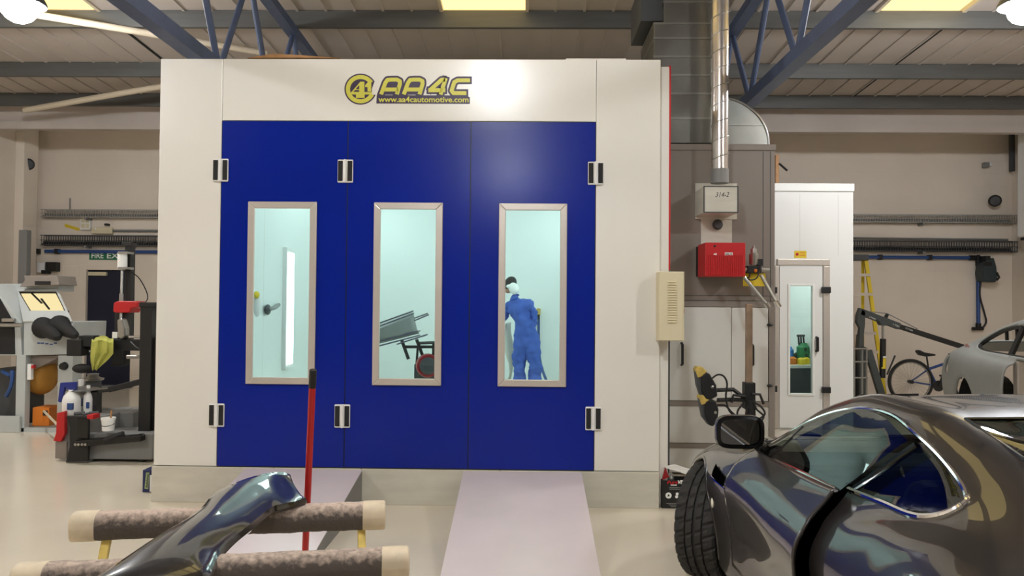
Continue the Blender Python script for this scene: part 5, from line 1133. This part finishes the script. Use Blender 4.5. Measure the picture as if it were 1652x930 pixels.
# side vent with its bright strake, running into the door
def patch(pts_t, pts_b, off, n=10):                 # a strip lying on the body side between two lines
    L = lambda p, i: (p[0][0]+(p[1][0]-p[0][0])*i/n, p[0][1]+(p[1][1]-p[0][1])*i/n)
    rows = []
    for i in range(n+1):
        (a, b), (c, d) = L(pts_t, i), L(pts_b, i); rows.append([sh.by_z(a+(c-a)*k/8, b+(d-b)*k/8)+Vector((0, off, off*.4)) for k in range(9)])
    return MB().grid(rows)
patch([(-.34, .735), (-.60, .715)], [(-.38, .675), (-.60, .672)], .009).build('side_vent', 'void', car, smooth=True)
MB().tube(on('z', [(-.36, .672), (-.45, .669), (-.61, .666)], .006), .006, 6).build('strake', 'chrome', car, smooth=True); swing(MB().tube(on('z', [(-.63, .666), (-.8, .662), (-.98, .656)], .003), .006, 6)).build('strake', 'chrome', dl_, smooth=True)
c = sh.by_z(-.36, .53); MB().ell(c, (.02, .006, .028), 12, 8).build('side_marker', 'paper', car, smooth=True)
h = on('z', [(-1.43, .74), (-1.56, .745)], .0); m = MB().prism([h[0]+Vector((0, -.01, .018)), h[1]+Vector((0, -.01, .018)), h[1]+Vector((0, -.01, -.018)), h[0]+Vector((0, -.01, -.018))], (0, .016, 0)); swing(m).build('door_handle', 'car_paint', dl_, bevel=.003)
swing(MB().ell(sh.by_z(-1.60, .735), (.011, .005, .011), 10, 6)).build('lock_barrel', 'chrome', dl_, smooth=True)
# wheel arch lips and liners
for cx, cz, r_ in ((0, .335, .365), (-2.6, .345, .37)):
    for sd in (1, -1):
        pts = [(cx+r_*math.cos(R(a)), cz+r_*math.sin(R(a))) for a in range(-18, 199, 9)]
        MB().tube(on('z', pts, -.006, sd), .011, 8).build('arch_lip', 'car_paint', car, smooth=True)
        m = MB(); rows = [[Vector((cx+(r_+.005)*math.cos(R(a)), y*sd, cz+(r_+.005)*math.sin(R(a)))) for y in (.42, .6, .74, min(.86, max(.5, sh.by_z(cx+r_*math.cos(R(a)), max(.2, cz+r_*math.sin(R(a)))).y-.01)))] for a in range(-22, 203, 9)]
        m.grid(rows).build('arch_liner', 'black', car)
        MB().lathe([(.37, 0), (.37, .01)], (cx, .42*sd, cz), (0, 1, 0), 24).build('arch_liner', 'black', car)
# floor pan and interior
MB().box((-3.2, -.8, .17), (.4, .8, .2)).build('floor_pan', 'black', car)
MB().box((-.95, -.70, .55), (-.58, .70, .86)).build('dashboard', 'black_rough', car, bevel=.05, seg=3)
for sd in (1, -1):
    y = .36*sd
    MB().box((-1.75, y-.24, .2), (-1.2, y+.24, .5)).build('seat_cushion', 'black_rough', car, bevel=.06, seg=3)
    MB().prism([(-1.72, y-.23, .45), (-1.58, y-.23, .45), (-1.8, y-.23, 1.0), (-1.92, y-.23, .98)], (0, .46, 0)).build('seat_back', 'black_rough', car, bevel=.06, seg=3)
    MB().box((-1.98, y-.13, .92), (-1.88, y+.13, 1.08)).build('headrest', 'black_rough', car, bevel=.04, seg=3)
MB().tube([Vector((-1.12, -.36, .78))+Vector((.05*math.sin(a*math.pi/12), .18*math.cos(a*math.pi/12), .18*math.sin(a*math.pi/12))) for a in range(24)], .015, 8, closed=True).build('steering_wheel', 'black', car, smooth=True)
MB().box((-3.1, -.7, .5), (-2.1, .7, .8)).build('parcel_shelf', 'black_rough', car); MB().box((-3.1, -.66, .2), (-1.9, .66, .5)).build('rear_trim', 'black_rough', car)
# wheels
def tyre(cx, cy, r_, w_, steer, sd):
    prof = []; hw = w_/2
    P_ = [(.62, -hw*.82), (.72, -hw*.98), (.86, -hw*1.0), (.955, -hw*.94), (.985, -hw*.84), (.994, -hw*.66), (.997, -hw*.44), (.955, -hw*.43), (.955, -hw*.36), (.998, -hw*.35), (1., -hw*.08), (.955, -hw*.07), (.955, hw*.07)]
    P_ = P_+[(a, -b) for a, b in P_[::-1][1:]] if False else P_[:-1]+[(a, -b) for a, b in P_[:-1][::-1]]
    m = MB(); N = 144; rot = Matrix.Rotation(steer, 3, 'Z'); c = Vector((cx, cy, r_))
    for q, (a, b) in enumerate(P_):
        for k in range(N):
            rr = a*r_; f = abs(b)/hw
            if .45 < f < .97 and a > .9 and k % 5 == 0: rr -= .012
            elif .05 < f < .45 and a > .98 and k % 5 == 2: rr -= .009
            an = 2*math.pi*k/N+.16*f*math.copysign(1, b); m.v.append(c+rot @ Vector((rr*math.cos(an), b, rr*math.sin(an))))
    for q in range(len(P_)-1):
        for k in range(N): l = (k+1) % N; m.f.append((q*N+k, (q+1)*N+k, (q+1)*N+l, q*N+l))
    t_ = m.build('tyre', 'rubber', car, smooth=True, angle=25)
    ax = rot @ Vector((0, sd, 0)); MB().lathe([(.64*r_, -.09), (.66*r_, .0), (.64*r_, .09), (.58*r_, .085), (.55*r_, .02)], c, ax, 32).build('rim', 'grey_mid', car, smooth=True)
    for i in range(7): a = 2*math.pi*i/7; MB().bar(c+ax*.06, c+ax*.075+rot @ Vector((math.cos(a)*.58*r_, 0, math.sin(a)*.58*r_)), .045, .03, up=ax).build('wheel_spoke', 'grey_mid', car)
    MB().lathe([(.16, -.02), (.16, .0)], c-ax*.02, ax, 28).build('brake_disc', 'steel', car)
ST_A = R(-35)
tyre(0, .80, .335, .25, ST_A, 1); tyre(0, -.80, .335, .25, ST_A, -1); tyre(-2.6, .785, .345, .285, 0, 1); tyre(-2.6, -.785, .345, .285, 0, -1)
# door mirror
mc = Vector((-.80, .872, .98)); m = MB(); rows = []
prof = [(.0, .55), (.02, .88), (.05, .99), (.09, 1.0), (.12, .93), (.15, .72), (.17, .35), (.175, .02)]
def srect(a, w_, h_):
    c, s_ = math.cos(a), math.sin(a); e = .5
    return math.copysign(abs(c)**e, c)*w_, math.copysign(abs(s_)**e, s_)*h_
for dx, k in prof: rows.append([mc+Vector((-.03+dx, srect(a*math.pi/16, .118*k, 0)[0], srect(a*math.pi/16, 0, .082*k)[1]+.012*(srect(a*math.pi/16, 1, 0)[0] < 0)*0)) for a in range(33)])
mm = MB(); mm.grid([r_ for r_ in rows[2:]])
hs = mm.build('mirror', 'black_gloss', car, smooth=True)
ring_o = [mc+Vector((-.0+.02, *srect(a*math.pi/16, .117, .081))) for a in range(32)]; ring_i = [mc+Vector((.018, *srect(a*math.pi/16, .098, .064))) for a in range(32)]
mm = MB(); mm.add(ring_o+ring_i, [(i, (i+1) % 32, 32+(i+1) % 32, 32+i) for i in range(32)]); mm.build('mirror_rim', 'black_gloss', hs, smooth=True)
mm = MB(); mm.add([mc+Vector((.03-.02*0, *srect(a*math.pi/16, .1, .066))) for a in range(32)], [tuple(range(32))]); mm.build('mirror_glass', 'mirror', hs)
mm = MB().tube([mc+Vector((.05, -.09, -.06)), mc+Vector((.04, -.13, -.085)), mc+Vector((.02, -.2, -.095))], [.03, .026, .03], 10); mm.build('mirror_arm', 'black_gloss', hs, smooth=True)

# ------------------------------------------------------------------ stripped silver car shell at the right
S2 = [
 (0, [(0, .88), (.3, .88), (.5, .87), (.6, .85), (.68, .78), (.72, .62), (.70, .45), (.66, .35)]),
 (.12, [(0, .93), (.3, .925), (.5, .91), (.62, .885), (.74, .80), (.78, .64), (.77, .45), (.73, .30)]),
 (.6, [(0, 1.08), (.3, 1.075), (.5, 1.05), (.64, .96), (.78, .86), (.82, .68), (.81, .45), (.77, .22)]),
 (1.2, [(0, 1.22), (.3, 1.21), (.5, 1.18), (.68, .93), (.79, .84), (.83, .68), (.82, .45), (.78, .2)]),
 (1.9, [(0, 1.29), (.3, 1.285), (.52, 1.25), (.70, .91), (.80, .83), (.83, .68), (.82, .45), (.78, .18)]),
 (2.5, [(0, 1.27), (.3, 1.265), (.52, 1.22), (.71, .90), (.80, .82), (.83, .68), (.82, .45), (.78, .18)]),
 (3.0, [(0, 1.05), (.35, 1.04), (.62, .97), (.74, .88), (.80, .80), (.83, .66), (.82, .45), (.78, .18)]),
 (3.3, [(0, .93), (.35, .925), (.6, .90), (.74, .85), (.80, .78), (.82, .64), (.81, .45), (.77, .2)]),
 (4.2, [(0, .80), (.35, .80), (.55, .79), (.66, .76), (.74, .7), (.77, .58), (.76, .42), (.7, .25)])]
s2 = Shell(S2, 150, [6, 6, 10, 7, 8, 7, 6], sm=6)
D2 = spoly([(.80, .985), (.95, 1.08), (1.25, 1.165), (1.7, 1.2), (2.3, 1.18), (2.75, 1.02), (2.85, .93), (1.7, .925), (1.05, .93)], 5)
reg2 = [('win', 'z', D2, 1.3, 4), ('arch', 'z', arch_poly(.96, .33, .34), 3.4, 7), ('archf', 'z', arch_poly(3.55, .33, .34), 3.4, 7), ('door', 'z', [(2.0, .3), (2.0, .90), (2.9, .90), (2.9, .3)], 2.6, 7), ('lamp', 'z', [(.30, .65), (.30, .79), (.42, .83), (.45, .67)], 3, 7), ('bw', 'l', [(.35, -.9), (.35, .42), (.95, .42), (1.0, -.9)], -1, 2), ('fs', 'l', [(2.6, -.9), (2.6, .45), (3.1, .5), (3.1, -.9)], -1, 2.4)]
G2, own2 = regions(s2, reg2)
a2 = R(-102); ox, oy = 5.52, 8.85
sc = thing('silver_car_shell', 'stripped silver car shell without glass at the right edge', 'car shell', (ox, oy, .23), rotz=a2); ORG[sc.name] = Vector((0, 0, 0))
weld(both(G2, own2, [-1]).build('body', 'silver_primer', sc, smooth=True)).modifiers.new('solid', 'SOLIDIFY').thickness = .02
for sd in (1, -1):
    def on2(pts, off=0): 
        out = []
        for a, b in pts: v = s2.by_z(a, b); v.y = (v.y+off)*sd; out.append(v)
        return out
    MB().tube(on2(D2, -.005), .022, 6, closed=True).build('window_seal', 'black', sc, smooth=True)
    MB().tube(on2([(1.75, .92), (1.72, 1.05), (1.68, 1.2)], -.01), .03, 6).build('door_pillar', 'black', sc, smooth=True)
    MB().tube(on2([(.96+.34*math.cos(R(a)), .33+.34*math.sin(R(a))) for a in range(-10, 191, 10)], .002), .016, 6).build('arch_lip', 'silver_primer', sc, smooth=True)
    q = s2.by_z(.36, .72); MB().box((.26, q.y-.1 if sd > 0 else -(q.y-.035), .6), (.5, q.y-.035 if sd > 0 else -(q.y-.1), .86)).build('lamp_recess', 'void', sc)
    MB().box((1.94, .70*sd-.03, .2), (2.04, .70*sd+.03, .9)).build('door_jamb', 'alu', sc, bevel=.01)
    MB().lathe([(.33, 0), (.33, .01)], (.96, .45*sd, .33), (0, 1, 0), 24).build('arch_liner', 'black', sc)
    MB().grid([[Vector((.96+.345*math.cos(R(a)), y*sd, .33+.345*math.sin(R(a)))) for y in (.45, .78)] for a in range(-15, 196, 15)]).build('arch_liner', 'black', sc)
MB().box((.3, -.7, .2), (3.2, .7, .24)).build('floor_pan', 'grey_mid', sc)
for x in (.8, 2.6): MB().box((x-.1, -.65, -.23), (x+.1, .65, .19)).build('dolly', 'grey_dark', sc)
for x, y, L in ((1.15, -.5, .12), (1.35, -.48, .14)): MB().cyl((x, y, 1.17), (x+.01, y, 1.17-L), .018, 6).build('hanging_bracket', 'black', sc)
q = s2.by_z(.62, .93); q.y = -q.y; MB().ell(q+Vector((0, -.002, 0)), (.09, .006, .06), 12, 6).build('sanded_patch', mat('pink_filler', (196, 150, 146), .7, var=.2, scale=20), sc)
# ------------------------------------------------------------------ foreground: padded trestle, panel, broom
ra_, rb_ = P(122, 842, 2.70), P(618, 831, 2.90); fa_, fb_ = P(30, 940, 2.2), P(655, 918, 2.40)
rr = .049; fa_.z = fb_.z = .797; ra_.z = rb_.z = .809
tr = thing('panel_trestle', 'folding yellow trestle with two padded foam covered bars', 'trestle', ((ra_.x+rb_.x)/2, 2.55, 0))
def bar_foam(a, b, nm):
    m = MB(); n = 60; rng = random.Random(len(nm)+int(a.x*100)); pts = []; rs = []
    L = (b-a).length
    M_ = 24; base = 0; t = (b-a).normalized(); u = Vector((0, 0, 1)); sd = t.cross(u)
    rows = []
    for i in range(n+1):
        c = a+(b-a)*(i/n); row = []
        for k in range(M_+1):
            an = 2*math.pi*(k % M_)/M_; cc, ss = math.cos(an), math.sin(an); e = .72
            x = math.copysign(abs(cc)**e, cc); y = math.copysign(abs(ss)**e, ss); r_ = rr*(1+.03*math.sin(i*.9+3*an)*math.sin(i*.37+an)+.012*math.sin(i*2.3+k*1.7))
            row.append(c+sd*x*r_*.95+u*y*r_)
        rows.append(row)
    m.grid(rows); o = m.build('foam_sleeve', 'foam', tr, smooth=True)
    for e, s_ in ((a, 1), (b, -1)):
        q = e-t*s_*.004; rows = []
        for i, (h, k) in enumerate(((-.006, .5), (-.004, .96), (.0, 1.03), (.03, 1.05), (.075, 1.04), (.078, 1.0))):
            rows.append([q+t*s_*h+sd*math.copysign(abs(math.cos(2*math.pi*j/24))**.72, math.cos(2*math.pi*j/24))*rr*k*.97+u*math.copysign(abs(math.sin(2*math.pi*j/24))**.72, math.sin(2*math.pi*j/24))*rr*k for j in range(25)])
        mm = MB().grid(rows); mm.f.append(tuple(range(24))); mm.build('tape_end', 'tape', o, smooth=True)
    return o
bar_foam(ra_, rb_, 'rear'); bar_foam(fa_, fb_, 'front')
def along(a, b, u): return a+(b-a)*u
for u, ch in ((.1, -1), (.925, 1)):
    r0, f0 = along(ra_, rb_, u), along(fa_, fb_, u)
    gf = Vector((f0.x-.02, f0.y-.02, .0)); gr = Vector((r0.x+.02, r0.y+.02, .0))
    r1 = r0+Vector((0, 0, -.03)); f1 = f0+Vector((0, 0, -.03))
    MB().bar(r1, gf+Vector((0, 0, .0)), .028, .028).build('leg', 'yellow_worn', tr, bevel=.003); MB().bar(f1+Vector((.03*ch, 0, 0)), gr+Vector((.03*ch, 0, 0)), .028, .028).build('leg', 'yellow_worn', tr, bevel=.003)
    mid_ = (r1+gf)/2; MB().cyl(mid_+Vector((-.03, 0, 0)), mid_+Vector((.045*ch+.02, 0, 0)), .008, 8).build('pivot_bolt', 'steel', tr)
    k1, k2 = along(r1, gf, .13), along(f1, gr, .13)+Vector((.03*ch, 0, 0)); MB().cyl(k1+Vector((-.035, 0, 0)), k1+Vector((.035, 0, 0)), .007, 8).build('chain_bolt', 'steel', tr)
    m = MB(); N = 26; s0, s1 = k1+Vector((.026*ch, 0, 0)), k2+Vector((.0, 0, 0))
    for i in range(N):
        w_ = i/N; c = s0+(s1-s0)*w_+Vector((0, 0, -.05*4*w_*(1-w_))); tdir = (s1-s0).normalized(); sdv = Vector((1, 0, 0)) if i % 2 else Vector((0, 0, 1)); 
        m.tube([c+tdir*.0125*math.cos(a*math.pi/4)+sdv*.006*math.sin(a*math.pi/4) for a in range(8)], .0018, 5, closed=True)
    m.build('chain', 'steel', tr, smooth=True)
for A_, B_ in ((Vector((fa_.x, fa_.y-.02, .18)), Vector((fb_.x, fb_.y-.02, .18))), (Vector((ra_.x, ra_.y+.02, .18)), Vector((rb_.x, rb_.y+.02, .18)))): MB().bar(along(A_, B_, .1), along(A_, B_, .925), .028, .028).build('cross_bar', 'yellow_worn', tr)
# loose dark body panel across the bars
rowsL = [((20, 1020), .80, (285, 1000), .79, .03), ((85, 970), .83, (312, 962), .812, .03), ((160, 928), .858, (334, 930), .838, .03), ((250, 868), .88, (352, 894), .852, .028), ((318, 826), .893, (376, 868), .863, .022), ((345, 797), .902, (405, 845), .872, .016), ((385, 777), .91, (436, 820), .878, .012), ((425, 765), .915, (457, 813), .88, .006), ((455, 762), .912, (477, 809), .882, -.012), ((468, 766), .91, (493, 803), .888, -.02)]
rows = []
for (l, zl, r_, zr_, cr_) in rowsL:
    a, b = PZ(*l, zl), PZ(*r_, zr_); row = []
    for i in range(13):
        t = i/12; c = a+(b-a)*t; bul = cr_*(1-abs(2*t-1)**2.6)
        row.append(c+Vector((0, -.2, .98))*bul)
    # turned down inner flange
    row.append(b+Vector((.005, .01, -.02))); row.append(b+Vector((-.01, .02, -.035)))
    rows.append(row)
cols = len(rows[0]); dense = [catmull([rows[i][k] for i in range(len(rows))], 6) for k in range(cols)]
MB().grid([[dense[k][i] for k in range(cols)] for i in range(len(dense[0]))]).build('car_panel', 'panel_paint', label='glossy dark curved body panel lying across the padded trestle', cat='car panel', smooth=True, solid=.004, angle=50)
# broom behind the rear bar
d1_, d2_ = 2.93, 2.80
pa = P(505, 597, d2_); pb = P(498, 760, 2.905)
dirv = (pb-pa).normalized(); pe = pa+dirv*((pa.z-.06)/-dirv.z)
bm_ = thing('broom', 'red broom handle with a black grip leaning on the trestle', 'broom', (pe.x, pe.y, 0))
MB().cyl(pa+dirv*.06, pe, .0125, 14).build('handle', 'red', bm_, smooth=True); MB().lathe([(.012, 0), (.0135, .003), (.0135, .068), (.012, .07)], pa, dirv, 16).build('grip', 'black', bm_, smooth=True)
MB().box((pe.x-.15, pe.y-.03, .05), (pe.x+.15, pe.y+.03, .085)).build('broom_head', 'black', bm_, bevel=.008); MB().box((pe.x-.145, pe.y-.026, .0), (pe.x+.145, pe.y+.026, .05)).build('bristles', 'black_rough', bm_)
